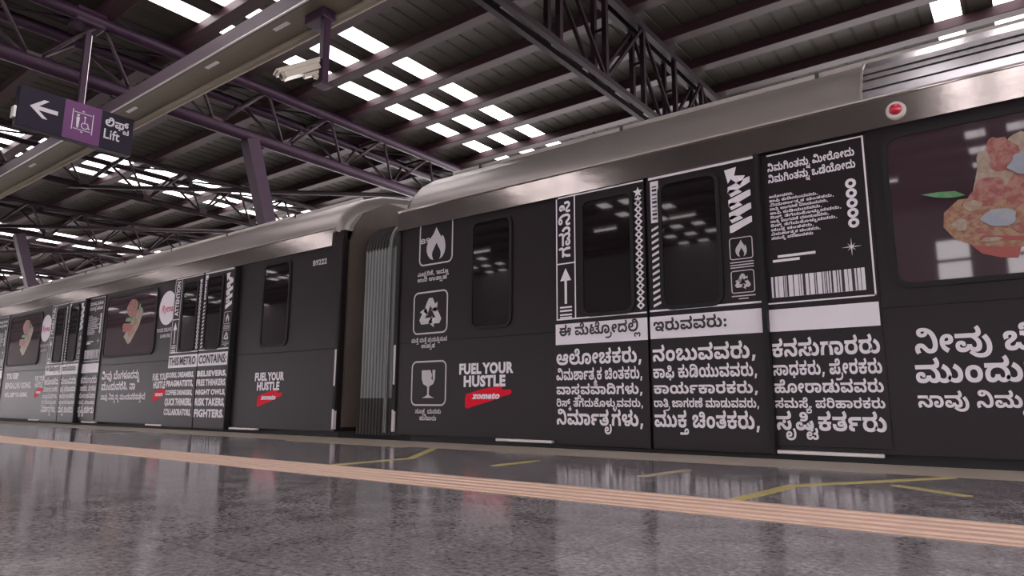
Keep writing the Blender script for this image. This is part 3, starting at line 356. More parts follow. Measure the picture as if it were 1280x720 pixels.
 113: '-121,-188 ~-142,-188 ~-170,-169 ~-183,-137 -183,-119 ~-183,-89 ~-152,-45 ~-98,-22 -62,-22 ~-24,-22 ~30,-46 ~59,-90 59,-119 ~59,-136 ~47,-168 ~20,-188 -2,-188 ~-20,-188 ~-45,-178 ~-66,-159 -79,-145 -47,-146 ~-56,-158 ~-76,-177 ~-102,-188/-110,-143 ~-98,-143 ~-87,-126 -86,-114 -38,-114 ~-36,-128 ~-23,-143 -13,-143 ~-3,-143 ~8,-130 8,-118 ~8,-102 ~-8,-80 ~-38,-67 -58,-67 -64,-67 ~-84,-67 ~-115,-79 ~-132,-102 -132,-117 ~-132,-130 ~-120,-143',
 115: '-89,-26 ~-65,-26 ~-30,-44 ~-1,-78 14,-105 ~22,-119 ~34,-135 ~49,-140 61,-140 ~65,-140 ~78,-138 82,-136 89,-182 ~85,-184 ~67,-188 58,-188 ~36,-188 ~8,-176 ~-12,-152 -22,-133 ~-32,-112 ~-51,-85 ~-72,-71 -85,-71 ~-99,-71 ~-113,-84 -113,-94 ~-113,-100 ~-106,-112 ~-88,-120 -71,-120 ~-42,-120 ~-3,-97 ~17,-60 17,-39 ~17,-21 ~9,5 2,17 47,40 ~59,22 ~70,-15 70,-39 ~70,-70 ~44,-117 ~2,-149 ~-50,-165 -77,-165 ~-109,-165 ~-148,-145 ~-166,-112 -166,-93 ~-166,-63 ~-124,-26',
 120: '71,-209 ~19,-209 ~-38,-157 -38,-117 ~-38,-95 ~-18,-57 ~20,-29 49,-24 ~56,-23 ~71,-22 79,-22 ~112,-22 ~156,-50 156,-80 ~156,-108 ~120,-138 86,-138 ~66,-138 ~37,-124 ~21,-98 21,-81 ~21,-66 ~25,-42 ~29,-21 29,-10 ~29,4 ~16,19 2,25 34,66 ~56,57 ~80,27 80,6 ~80,-9 ~73,-37 ~66,-63 66,-76 ~66,-89 ~80,-96 87,-96 ~96,-96 ~105,-88 105,-82 ~105,-75 ~94,-65 80,-65 ~72,-65 ~55,-68 46,-71 ~43,-72 ~36,-72 33,-74 ~24,-79 ~12,-100 12,-113 ~12,-137 ~44,-162 73,-162 ~96,-162 ~137,-148 153,-131 190,-166 ~166,-188 ~110,-209',
 121: '5,-209 ~-31,-209 ~-73,-190 ~-92,-161 -92,-147 ~-92,-134 ~-84,-115 ~-63,-98 -44,-88 ~-31,-82 ~-22,-74 -22,-69 ~-22,-66 ~-29,-61 -38,-61 ~-47,-61 ~-56,-66 -56,-72 ~-56,-75 ~-53,-81 -52,-83 -95,-98 ~-99,-91 ~-104,-72 -104,-63 ~-104,-45 ~-70,-22 -36,-22 ~-11,-22 ~16,-34 ~27,-55 27,-67 ~27,-78 ~21,-95 ~1,-112 -19,-122 ~-32,-128 ~-41,-137 -41,-144 ~-41,-149 ~-32,-157 ~-12,-161 5,-161 ~34,-161 ~63,-146 ~74,-123 74,-113 ~74,-97 ~61,-72 ~41,-50 ~20,-28 ~6,-2 6,13 ~6,32 ~26,56 ~57,67 74,67 ~100,67 ~136,43 141,16 92,8 ~90,15 ~84,22 ~77,25 73,25 ~67,25 ~59,19 59,13 ~59,6 ~73,-12 ~93,-32 ~114,-58 ~128,-92 128,-113 ~128,-128 ~118,-161 ~91,-191 ~43,-209',
 122: '70,-29 ~70,-73 ~27,-130 ~-52,-159 -106,-159 ~-130,-159 ~-178,-153 -201,-147 -189,-96 ~-172,-101 ~-133,-106 -109,-106 ~-46,-106 ~16,-61 16,-25 ~16,-8 ~4,20 -2,28 45,53 ~60,31 ~70,-11',
 124: '-126,-29 ~-109,-29 ~-84,-40 ~-61,-60 -48,-75 -83,-74 ~-67,-54 ~-35,-29 -8,-29 ~14,-29 ~44,-48 ~61,-79 61,-96 ~61,-117 ~46,-149 ~25,-173 14,-183 -20,-147 ~-7,-137 ~9,-115 9,-100 ~9,-90 ~-2,-76 -13,-76 ~-27,-76 ~-42,-97 -43,-115 -91,-115 ~-92,-97 ~-108,-76 -120,-76 ~-132,-76 ~-143,-91 -143,-100 ~-143,-115 ~-127,-137 -115,-147 -148,-183 ~-165,-167 ~-194,-126 -194,-95 ~-194,-79 ~-178,-48 ~-148,-29',
 125: '-36,-204 ~-62,-204 ~-98,-186 -98,-167 ~-98,-160 ~-91,-147 -83,-141 -73,-150 ~-104,-147 ~-141,-126 ~-157,-94 -157,-77 ~-157,-61 ~-143,-34 ~-112,-16 -89,-16 ~-73,-16 ~-47,-28 ~-33,-49 -33,-64 ~-33,-82 ~-59,-107 -91,-107 ~-104,-107 ~-125,-99 -132,-96 -129,-71 ~-123,-75 ~-107,-79 -99,-79 ~-86,-79 ~-77,-70 -77,-65 ~-77,-60 ~-84,-54 -91,-54 ~-101,-54 ~-116,-66 -116,-78 ~-116,-87 ~-109,-100 ~-92,-108 ~-60,-112 -36,-112 ~-5,-110 ~33,-88 33,-63 ~33,-48 ~19,-7 1,19 47,40 ~65,16 ~85,-40 85,-62 ~85,-85 ~70,-118 ~45,-139 ~16,-149 2,-151 14,-139 ~20,-144 ~28,-158 28,-167 ~28,-183 ~-3,-204/-35,-169 ~-27,-169 ~-18,-164 -18,-159 ~-18,-155 ~-27,-149 -35,-148 ~-43,-149 ~-53,-155 -53,-159 ~-53,-164 ~-44,-169',
 129: '9,-169 ~-13,-169 ~-45,-158 ~-71,-134 -85,-116 ~-97,-100 ~-109,-90 -117,-90 ~-125,-90 ~-134,-100 -134,-108 ~-134,-118 ~-126,-139 -119,-152 -167,-171 ~-175,-158 ~-186,-125 -186,-109 ~-186,-79 ~-148,-43 -116,-43 ~-94,-43 ~-61,-63 -39,-89 ~-29,-102 ~-13,-117 ~0,-122 7,-122 ~17,-122 ~30,-114 ~38,-94 38,-76 ~38,-49 ~16,0 2,19 49,40 ~59,26 ~79,-12 ~91,-55 91,-77 ~91,-108 ~71,-149 ~35,-169',
 134: '161,-6 ~114,-6 ~56,16 ~29,52 29,73 ~29,86 ~36,107 ~51,125 63,133 58,126 18,125 18,179 124,179 ~133,183 ~144,194 144,201 ~144,207 ~135,220 128,224 172,230 203,224 ~208,218 ~214,206 214,200 ~214,194 ~211,183 208,179 307,179 307,125 263,126 259,134 ~273,126 ~289,108 ~297,87 297,73 ~297,52 ~271,16 ~211,-6/163,61 ~194,61 ~219,82 219,97 ~219,108 ~206,124 ~182,133 163,133 ~144,133 ~119,124 ~108,107 108,97 ~108,81 ~135,61/18,212 18,279 236,279 236,212',
 136: '275,279 275,207 267,212 278,212 ~298,197 ~322,153 ~333,94 333,59 333,0 250,0 250,39 ~250,67 ~248,109 ~243,140 240,150 ~231,178 ~202,212 178,212 ~161,212 ~137,195 ~121,165 115,146 ~112,135 ~108,104 ~106,66 106,40 106,0 23,0 23,58 ~23,96 ~36,161 ~69,210 100,224 114,212 21,212 21,279',
 140: '315,-6 ~278,-6 ~229,24 208,54 242,55 ~223,28 ~183,2 ~142,-6 120,-6 ~88,-6 ~45,16 ~24,51 24,72 ~24,93 ~38,125 ~72,156 103,173 ~121,184 ~136,200 136,209 ~136,215 ~131,222 ~121,226 112,226 ~99,226 ~86,214 86,205 ~86,199 ~90,187 92,182 26,158 ~20,169 ~12,198 12,212 ~12,233 ~33,266 ~79,285 115,285 ~153,285 ~196,263 ~214,230 214,213 ~214,193 ~200,164 ~166,136 137,118 ~116,105 ~103,91 103,82 ~103,72 ~118,62 134,62 ~160,62 ~188,90 190,112 260,112 ~263,86 ~288,62 310,62 ~329,62 ~349,81 349,96 ~349,106 ~344,124 338,132 407,163 ~418,147 ~428,109 428,89 ~428,59 ~403,16 ~353,-6/290,145 ~258,145 ~213,162 ~184,188 174,202 165,234 196,256 ~214,230 ~256,202 280,202 ~293,202 ~306,212 306,220 ~306,226 ~303,235 300,239 368,261 ~374,249 ~379,227 379,217 ~379,196 ~363,164 ~324,145/263,217 263,279 377,279 372,217',
 147: '181,-6 ~134,-6 ~71,12 ~33,43 ~16,85 16,110 ~16,114 ~17,130 19,139 95,129 ~94,127 ~94,121 94,119 ~94,109 ~99,88 ~116,69 ~150,58 180,58 ~203,58 ~235,66 ~254,79 ~263,97 263,108 ~263,116 ~257,131 252,136 ~250,138 ~247,140 246,142 ~238,147 ~218,151 208,151 ~195,151 ~185,144 185,139 ~185,134 ~195,128 205,128 ~213,128 ~228,135 ~237,152 237,164 ~237,181 ~225,203 ~205,217 193,221 258,243 ~280,229 ~307,193 307,167 ~307,166 ~307,159 306,157 293,142 ~285,126 ~261,98 ~224,82 195,82 ~156,82 ~120,114 120,138 ~120,153 ~135,179 ~170,196 198,196 ~216,196 ~245,189 262,180 ~264,180 ~265,185 ~267,190 269,189 ~302,178 ~334,130 334,101 ~334,73 ~312,33 ~271,6 ~215,-6/17,212 17,279 275,279 275,212',
 151: '264,-6 ~238,-6 ~198,9 ~164,39 147,60 ~138,70 ~127,82 ~118,87 113,87 ~104,87 ~94,75 94,65 ~94,52 ~104,29 113,15 43,-12 ~31,4 ~15,49 15,68 ~15,94 ~36,133 ~77,155 109,155 ~137,155 ~182,132 205,102 ~217,89 ~235,71 ~252,62 262,62 ~277,62 ~294,83 294,104 ~294,126 ~273,167 ~235,200 210,212 15,212 15,279 306,279 306,212 300,214 300,222 ~322,208 ~355,172 ~373,126 373,100 ~373,47 ~317,-6',
 156: '123,-6 ~89,-6 ~41,17 ~15,60 15,88 ~15,114 ~37,151 ~78,171 105,171 ~142,171 ~178,141 178,116 ~178,108 ~173,90 170,85 117,88 ~118,91 ~119,96 119,98 ~119,106 ~111,114 103,114 ~94,114 ~82,102 82,92 ~82,77 ~108,62 136,62 ~166,62 ~195,89 198,112 268,112 ~270,86 ~293,62 310,62 ~328,62 ~344,86 344,105 ~344,121 ~333,152 ~310,180 ~279,203 260,212 352,224 ~374,208 ~407,171 ~423,126 423,100 ~423,60 ~396,14 ~351,-6 326,-6 ~299,-6 ~260,7 ~231,33 217,52 250,50 ~232,31 ~197,6 ~153,-6/15,212 15,279 285,279 ~311,279 ~332,283 338,286 ~344,290 ~348,300 348,308 ~348,321 ~335,346 322,360 381,395 ~406,365 ~423,319 423,295 ~423,281 ~414,250 402,238 ~387,224 ~342,212 303,212/486,-6 ~447,-6 ~385,28 358,57 391,118 ~410,92 ~447,62 474,62 ~500,62 ~529,92 529,118 ~529,143 ~507,180 ~470,208 447,219 481,264 ~517,248 ~574,206 ~608,150 608,113 ~608,87 ~593,44 ~564,12 ~517,-6/441,212 441,279 538,279 538,212',
 158: '175,-6 ~126,-6 ~56,24 ~18,81 18,122 ~18,146 ~33,185 ~64,214 88,224 99,212 18,212 18,279 278,279 278,212 273,212 275,220 ~295,209 ~320,181 ~333,145 333,122 ~333,82 ~296,25 ~226,-6/176,64 ~202,64 ~236,83 ~253,116 253,137 ~253,160 ~235,193 ~200,212 176,212 ~150,212 ~115,192 ~97,158 97,137 ~97,101 ~139,64',
 161: '123,-6 ~89,-6 ~41,17 ~15,60 15,88 ~15,114 ~37,151 ~78,171 105,171 ~142,171 ~178,141 178,116 ~178,108 ~173,90 170,85 117,88 ~118,91 ~119,96 119,98 ~119,106 ~111,114 103,114 ~94,114 ~82,102 82,92 ~82,77 ~108,62 136,62 ~166,62 ~195,89 198,112 268,112 ~270,86 ~293,62 310,62 ~328,62 ~344,86 344,105 ~344,121 ~333,152 ~310,180 ~279,203 260,212 352,223 ~375,207 ~407,170 ~423,126 423,100 ~423,60 ~396,14 ~351,-6 326,-6 ~299,-6 ~260,7 ~231,33 217,52 250,50 ~232,31 ~197,6 ~153,-6/15,212 15,279 360,279 360,212',
 162: '152,-6 ~111,-6 ~50,13 ~15,52 15,82 ~15,108 ~40,140 ~86,160 117,167 ~136,171 ~159,179 ~169,189 169,197 ~169,205 ~162,213 ~150,217 143,217 ~136,217 ~124,213 ~117,205 117,198 ~117,195 ~118,187 120,184 44,159 ~39,169 ~34,187 34,197 ~34,211 ~59,235 ~108,249 144,249 ~167,249 ~208,234 ~236,206 236,186 ~236,164 ~218,136 ~178,117 145,110 ~124,105 ~101,98 ~92,90 92,84 ~92,77 ~103,67 ~128,61 152,61 ~188,61 ~236,80 ~261,114 261,137 ~261,163 ~244,199 ~219,222 208,228 207,243 254,249 ~285,235 ~323,199 ~340,157 340,134 ~340,92 ~299,29 ~216,-6/16,212 16,279 280,279 280,212 185,212 147,223 91,212',
 163: '123,-6 ~89,-6 ~41,17 ~15,60 15,88 ~15,114 ~37,151 ~78,171 105,171 ~142,171 ~178,141 178,116 ~178,108 ~173,90 170,85 117,88 ~118,91 ~119,96 119,98 ~119,106 ~111,114 103,114 ~94,114 ~82,102 82,92 ~82,77 ~108,62 136,62 ~166,62 ~194,89 198,112 267,112 ~269,86 ~295,60 316,60 ~331,60 ~349,70 ~358,88 358,99 ~358,116 ~343,153 330,171 400,200 ~418,176 ~435,122 435,92 ~435,60 ~408,19 385,7 ~377,3 ~359,-3 ~339,-6 330,-6 ~301,-6 ~260,7 ~231,32 217,51 250,50 ~232,31 ~197,6 ~153,-6/229,129 ~210,129 ~189,150 189,166 ~189,183 ~211,204 229,204 ~247,204 ~270,183 270,166 ~270,150 ~248,129/373,-33 346,8 344,18 268,129 312,156 388,44 396,38 424,-1/15,212 15,279 364,279 364,212',
 164: '265,-6 ~238,-6 ~198,9 ~164,39 147,60 ~138,70 ~127,82 ~118,87 113,87 ~104,87 ~94,75 94,65 ~94,52 ~104,29 113,15 43,-12 ~31,4 ~15,49 15,68 ~15,94 ~36,133 ~77,155 109,155 ~127,155 ~158,144 ~189,119 207,98 ~216,87 ~233,71 ~251,62 262,62 ~277,62 ~294,82 294,100 ~294,116 ~280,154 268,171 338,200 ~356,176 ~373,122 373,94 ~373,45 ~317,-6/201,132 ~181,132 ~160,153 160,169 ~160,186 ~182,208 201,208 ~219,208 ~241,186 241,169 ~241,153 ~220,132/15,212 15,279 302,279 302,212',
 165: '130,-6 ~73,-6 ~16,46 16,90 ~16,133 ~73,186 127,186 ~148,186 ~175,177 ~194,162 201,153 187,139 ~188,142 ~189,148 189,150 ~189,163 ~181,186 ~165,204 ~137,215 116,215 211,223 ~222,220 ~242,204 ~254,180 254,165 ~254,159 ~252,145 249,138 241,155 ~247,163 ~267,177 ~297,186 318,186 ~368,186 ~422,133 422,89 ~422,46 ~367,-6 307,-6 ~282,-6 ~244,5 ~216,26 207,39 230,39 ~220,26 ~194,6 ~156,-6/137,57 ~160,57 ~182,75 182,90 ~182,107 ~159,124 139,124 ~123,124 ~103,116 ~94,101 94,90 ~94,74 ~117,57/300,57 ~322,57 ~344,74 344,90 ~344,101 ~334,116 ~315,124 302,124 ~278,124 ~256,105 256,90 ~256,74 ~279,57/16,212 16,279 350,279 350,212',
 189: '123,-6 ~89,-6 ~41,17 ~15,60 15,88 ~15,114 ~37,151 ~78,171 105,171 ~142,171 ~178,141 178,116 ~178,108 ~173,90 170,85 117,88 ~118,91 ~119,96 119,98 ~119,106 ~111,114 103,114 ~94,114 ~82,102 82,92 ~82,77 ~108,62 136,62 ~166,62 ~194,89 198,112 268,112 ~270,86 ~294,62 310,62 ~324,62 ~338,73 ~344,90 344,99 ~344,117 ~331,154 318,171 389,200 ~406,176 ~423,122 423,92 ~423,58 ~397,15 ~352,-6 325,-6 ~299,-6 ~260,7 ~230,33 217,52 250,50 ~232,31 ~197,6 ~153,-6/191,-73 198,3 266,3 272,-73/229,129 ~210,129 ~189,150 189,166 ~189,183 ~211,204 229,204 ~247,204 ~270,183 270,166 ~270,150 ~248,129/15,212 15,279 353,279 353,212/534,120 ~490,120 ~439,173 439,224 439,232 ~439,274 ~469,330 ~522,359 557,359 ~583,359 ~620,349 634,342 601,293 ~592,298 ~572,303 558,303 ~543,303 ~518,290 ~504,260 504,235 504,212 ~504,195 ~517,172 532,172 ~541,172 ~552,181 552,190 ~552,196 ~548,204 544,206 ~540,209 ~525,212 514,212 349,212 349,279 508,279 ~536,279 ~577,268 593,255 ~605,244 ~617,215 617,196 ~617,158 ~571,120',
 201: '265,-6 ~238,-6 ~198,9 ~164,39 147,60 ~138,70 ~127,82 ~118,87 113,87 ~104,87 ~94,75 94,65 ~94,52 ~104,29 113,15 43,-12 ~31,4 ~15,49 15,68 ~15,94 ~36,133 ~77,155 109,155 ~127,155 ~158,144 ~189,119 207,98 ~216,87 ~233,71 ~251,62 262,62 ~277,62 ~294,82 294,100 ~294,116 ~280,154 268,171 338,200 ~356,176 ~373,122 373,94 ~373,45 ~317,-6/201,132 ~181,132 ~160,153 160,169 ~160,186 ~182,208 201,208 ~219,208 ~241,186 241,169 ~241,153 ~220,132/15,212 15,279 302,279 302,212/485,120 ~440,120 ~389,173 389,224 389,232 ~389,274 ~419,330 ~473,359 507,359 ~533,359 ~570,349 584,342 551,293 ~542,298 ~522,303 509,303 ~494,303 ~468,290 ~454,260 454,235 454,212 ~454,195 ~467,172 483,172 ~491,172 ~502,181 502,190 ~502,196 ~498,204 494,206 ~490,209 ~476,212 464,212 300,212 300,279 458,279 ~486,279 ~527,268 543,255 ~555,244 ~568,215 568,196 ~568,158 ~521,120',
 208: '178,212 ~161,212 ~137,195 ~121,165 115,146 ~112,135 ~108,104 ~106,66 106,40 106,0 23,0 23,58 ~23,103 ~36,170 ~62,220 84,239 71,215 ~58,228 ~42,256 ~35,285 35,297 ~35,329 ~65,369 ~115,386 144,386 ~188,386 ~254,355 279,324 ~298,299 ~322,235 ~333,144 333,77 333,0 250,0 250,39 ~250,67 ~248,108 ~244,139 240,150 ~231,178 ~202,212/175,278 ~207,278 ~247,252 265,221 267,221 ~258,247 ~228,292 ~183,319 152,319 ~127,319 ~107,301 107,286 ~107,277 ~116,261 123,255 106,256 ~120,266 ~157,278',
 210: '319,-6 ~292,-6 ~252,7 ~221,33 209,52 242,55 ~223,28 ~183,2 ~142,-6 120,-6 ~88,-6 ~45,16 ~24,51 24,72 ~24,93 ~38,125 ~72,156 103,173 ~121,184 ~136,200 136,209 ~136,215 ~131,222 ~121,226 112,226 ~99,226 ~86,214 86,205 ~86,199 ~90,187 92,182 26,158 ~20,169 ~12,198 12,212 ~12,233 ~33,266 ~79,285 115,285 ~153,285 ~196,263 ~214,230 214,213 ~214,193 ~200,164 ~166,136 137,118 ~116,105 ~103,91 103,82 ~103,72 ~118,62 134,62 ~160,62 ~188,90 190,111 260,111 ~263,87 ~288,62 312,62 ~330,62 ~349,77 349,91 ~349,103 ~337,119 ~318,129 308,130 367,157 ~385,149 ~413,128 ~428,99 428,79 ~428,53 ~403,15 ~355,-6/256,126 256,180 438,180 438,126 431,126 ~423,126 ~404,127 397,128 374,126/282,158 290,176 ~312,183 ~348,205 ~368,235 368,253 368,258 ~368,270 ~357,293 ~338,308 324,308 ~315,308 ~301,299 301,290 ~301,283 ~308,275 ~320,272 326,272 ~344,272 ~369,291 379,308 398,262 ~388,252 ~366,235 ~337,225 317,225 ~291,225 ~254,240 ~235,268 235,287 ~235,318 ~283,356 324,356 ~358,356 ~406,328 ~431,283 431,256 ~431,227 ~410,185 394,170',
 216: '115,-6 ~86,-6 ~42,19 ~18,71 18,111 ~18,150 ~48,212 ~101,255 ~169,278 208,278 ~245,278 ~300,262 ~340,235 354,218 386,161 379,120 ~364,106 ~330,86 304,86 ~286,86 ~253,98 ~234,124 234,142 ~234,170 ~272,197 302,197 ~316,197 ~342,190 351,184 ~378,172 ~410,123 410,91 ~410,59 ~379,15 ~330,-6 301,-6 ~264,-6 ~212,23 193,52 228,56 ~210,32 ~176,5 ~139,-6/132,62 ~150,62 ~170,87 173,107 244,107 ~247,85 ~271,62 293,62 ~305,62 ~325,69 ~338,88 338,106 ~338,120 ~332,143 ~316,157 304,157 ~297,157 ~288,151 288,144 ~288,137 ~299,131 307,131 ~314,131 ~327,137 ~334,150 334,160 ~334,170 ~324,188 ~300,203 ~259,212 227,212 210,212 ~183,212 ~141,197 ~112,171 ~97,133 97,111 ~97,86 ~116,62/170,386 ~219,386 ~293,365 328,339 ~350,323 ~383,277 ~401,222 401,192 ~401,171 ~397,139 391,124 320,219 341,232 ~331,249 ~303,278 286,289 ~263,304 ~209,319 173,319 ~149,319 ~121,311 ~109,296 109,285 ~109,278 ~116,263 122,257 68,219 ~57,231 ~43,258 ~36,285 36,296 ~36,329 ~71,368 ~132,386',
 219: '177,-6 ~131,-6 ~67,11 ~29,43 ~13,85 13,110 ~13,114 ~14,130 16,139 91,129 ~91,127 ~90,121 90,119 ~90,109 ~95,88 ~112,69 ~147,58 176,58 ~200,58 ~232,66 ~251,79 ~260,97 260,108 ~260,116 ~253,131 248,136 ~247,137 ~243,141 242,142 ~234,147 ~216,151 205,151 ~191,151 ~182,143 182,139 ~182,134 ~192,128 201,128 ~209,128 ~224,136 ~234,164 234,192 ~234,215 ~220,258 ~194,292 ~159,311 138,311 ~126,311 ~112,302 112,292 ~112,282 ~126,273 137,273 ~153,273 ~171,294 173,309 230,305 ~224,275 ~196,236 ~156,219 131,219 ~108,219 ~67,235 ~43,266 43,290 ~43,326 ~96,367 144,367 ~180,367 ~241,342 ~284,297 ~308,235 308,199 ~308,183 ~303,156 298,143 ~296,139 ~288,132 ~281,126 278,122 ~265,103 ~223,82 192,82 ~153,82 ~116,115 116,141 ~116,156 ~132,183 ~167,200 195,200 ~211,200 ~240,195 257,189 266,189 ~299,178 ~331,130 331,101 ~331,73 ~309,33 ~268,7 ~211,-6',
 221: '115,-6 ~86,-6 ~42,19 ~18,71 18,110 ~18,147 ~46,208 ~97,253 ~164,278 204,278 ~233,278 ~279,264 ~315,238 328,220 330,221 ~322,238 ~295,272 ~256,301 ~204,319 171,319 ~137,319 ~109,301 109,285 ~109,276 ~118,259 126,253 74,213 ~61,225 ~44,254 ~36,284 36,296 ~36,329 ~71,368 ~130,386 166,386 ~205,386 ~266,370 ~313,342 330,324 ~358,296 ~387,229 ~398,160 398,129 ~398,79 ~374,20 ~330,-6 299,-6 ~274,-6 ~236,7 ~206,33 192,52 228,56 ~210,32 ~176,5 ~139,-6/132,62 ~150,62 ~171,90 173,112 244,112 ~245,86 ~270,62 284,62 ~300,62 ~319,86 319,111 ~319,131 ~306,167 ~279,195 ~239,212 212,212 203,212 ~178,212 ~138,196 ~111,168 ~97,132 97,111 ~97,86 ~115,62',
 223: '263,-6 ~237,-6 ~196,9 ~162,39 145,60 ~136,70 ~125,82 ~116,87 111,87 ~102,87 ~92,75 92,65 ~92,52 ~102,29 111,15 41,-12 ~29,4 ~13,49 13,68 ~13,94 ~34,133 ~75,155 107,155 ~135,155 ~180,132 203,102 ~215,89 ~234,71 ~251,62 262,62 ~274,62 ~296,73 ~310,104 310,134 ~310,176 ~287,252 ~244,311 ~189,344 157,344 ~142,344 ~127,334 127,324 ~127,315 ~141,305 150,305 ~168,305 ~186,326 188,342 254,336 ~247,306 ~216,268 ~173,251 146,251 ~120,251 ~78,267 ~54,301 54,325 ~54,347 ~77,380 ~125,399 161,399 ~217,399 ~302,359 ~361,288 ~390,196 390,144 ~390,85 ~357,20 ~300,-6',
 225: '120,-6 ~87,-6 ~38,17 ~12,60 12,88 ~12,114 ~35,151 ~75,171 102,171 ~139,171 ~175,141 175,116 ~175,108 ~170,90 167,85 114,88 ~115,91 ~116,96 116,98 ~116,106 ~108,114 100,114 ~91,114 ~79,102 79,92 ~79,77 ~105,62 133,62 ~164,62 ~192,89 195,112 265,112 ~267,86 ~291,62 308,62 ~321,62 ~335,73 ~341,90 341,99 ~341,117 ~328,154 315,171 386,200 ~404,176 ~421,122 421,92 ~421,58 ~394,15 ~349,-6 322,-6 ~296,-6 ~257,7 ~227,33 214,52 247,50 ~229,31 ~194,6 ~150,-6/189,-73 195,3 263,3 270,-73/200,174 ~176,174 ~130,182 113,189 137,232 ~149,227 ~177,221 191,221 ~209,221 ~232,230 ~243,250 243,266 243,270 ~243,283 ~232,306 ~213,321 199,321 ~190,321 ~176,312 176,302 ~176,296 ~183,288 ~195,284 201,284 ~219,284 ~244,304 254,321 274,275 ~263,265 ~241,248 ~213,238 193,238 ~166,238 ~129,253 ~110,281 110,300 ~110,331 ~158,368 199,368 ~233,368 ~281,340 ~306,295 306,268 ~306,236 ~280,194 ~232,174',
 228: '120,-6 ~87,-6 ~38,17 ~12,60 12,88 ~12,114 ~35,151 ~75,171 102,171 ~139,171 ~175,141 175,116 ~175,108 ~171,90 168,85 114,88 ~115,91 ~116,96 116,98 ~116,106 ~108,114 100,114 ~91,114 ~79,102 79,92 ~79,77 ~105,62 133,62 ~164,62 ~192,89 195,112 265,112 ~267,86 ~294,62 314,62 ~323,62 ~340,68 ~354,84 ~362,112 362,134 ~362,176 ~337,252 ~294,310 ~237,344 205,344 ~190,344 ~175,334 175,324 ~175,315 ~190,305 199,305 ~217,305 ~234,326 236,342 303,336 ~296,306 ~265,268 ~221,251 195,251 ~169,251 ~127,267 ~103,300 103,324 ~103,347 ~125,380 ~172,399 208,399 ~263,399 ~349,361 ~410,291 ~441,198 441,144 ~441,105 ~426,52 ~401,18 ~369,1 ~336,-6 321,-6 ~295,-6 ~257,7 ~228,33 214,52 247,50 ~229,31 ~194,6 ~150,-6/505,-6 ~464,-6 ~401,30 371,63 414,112 ~431,89 ~467,62 493,62 ~519,62 ~548,92 548,118 ~548,143 ~526,180 ~490,208 466,219 508,286 ~541,270 ~595,222 ~627,158 627,117 ~627,80 ~600,24 ~546,-6',
 230: '175,-6 ~126,-6 ~55,26 ~18,89 18,135 ~18,171 ~44,225 ~89,260 ~142,278 168,278 ~196,278 ~233,264 ~257,243 264,232 267,234 ~259,250 ~238,281 ~209,305 ~173,319 150,319 ~125,319 ~104,301 104,286 ~104,277 ~113,261 120,255 69,215 ~49,234 ~32,278 32,297 ~32,329 ~62,369 ~113,386 144,386 ~187,386 ~252,357 276,331 ~296,309 ~321,253 ~333,189 333,153 ~333,97 ~295,27 ~224,-6/176,64 ~202,64 ~236,83 ~253,116 253,137 ~253,160 ~235,193 ~200,212 176,212 ~150,212 ~115,192 ~97,158 97,137 ~97,101 ~139,64',
 231: '206,-6 ~146,-6 ~60,36 ~16,110 16,157 ~16,198 ~48,254 ~105,285 141,285 ~168,285 ~209,264 ~230,226 230,202 ~230,177 ~209,140 ~167,120 137,120 ~115,120 ~82,132 ~57,149 49,157 61,212 ~66,204 ~82,187 ~103,176 117,176 ~138,176 ~159,192 159,204 ~159,216 ~146,228 135,228 ~124,228 ~103,214 ~90,182 90,156 ~90,130 ~116,88 ~168,63 208,63 ~249,63 ~307,94 ~338,155 338,200 ~338,229 ~328,281 ~310,321 ~283,344 266,344 ~255,344 ~241,334 241,324 ~241,315 ~256,305 267,305 ~283,305 ~300,326 302,342 359,338 ~354,307 ~326,269 ~284,251 259,251 ~241,251 ~209,261 ~184,279 ~170,306 170,324 ~170,358 ~221,399 264,399 ~304,399 ~362,367 ~400,310 ~419,241 419,203 ~419,154 ~392,76 ~338,22 ~259,-6',
 233: '120,-6 ~87,-6 ~38,17 ~12,60 12,88 ~12,114 ~35,151 ~75,171 102,171 ~139,171 ~175,141 175,116 ~175,108 ~171,90 168,85 114,88 ~115,91 ~116,96 116,98 ~116,106 ~108,114 100,114 ~91,114 ~79,102 79,92 ~79,77 ~105,62 133,62 ~164,62 ~192,89 195,112 265,112 ~267,86 ~294,62 314,62 ~323,62 ~340,68 ~354,84 ~362,112 362,134 ~362,176 ~337,252 ~294,310 ~237,344 205,344 ~190,344 ~175,334 175,324 ~175,315 ~190,305 199,305 ~217,305 ~234,326 236,342 303,336 ~296,306 ~265,268 ~221,251 195,251 ~169,251 ~127,267 ~103,300 103,325 ~103,347 ~125,380 ~172,399 208,399 ~263,399 ~349,361 ~410,291 ~441,198 441,144 ~441,105 ~426,52 ~401,18 ~369,1 ~336,-6 321,-6 ~295,-6 ~257,7 ~228,33 214,52 247,50 ~229,31 ~194,6 ~150,-6',
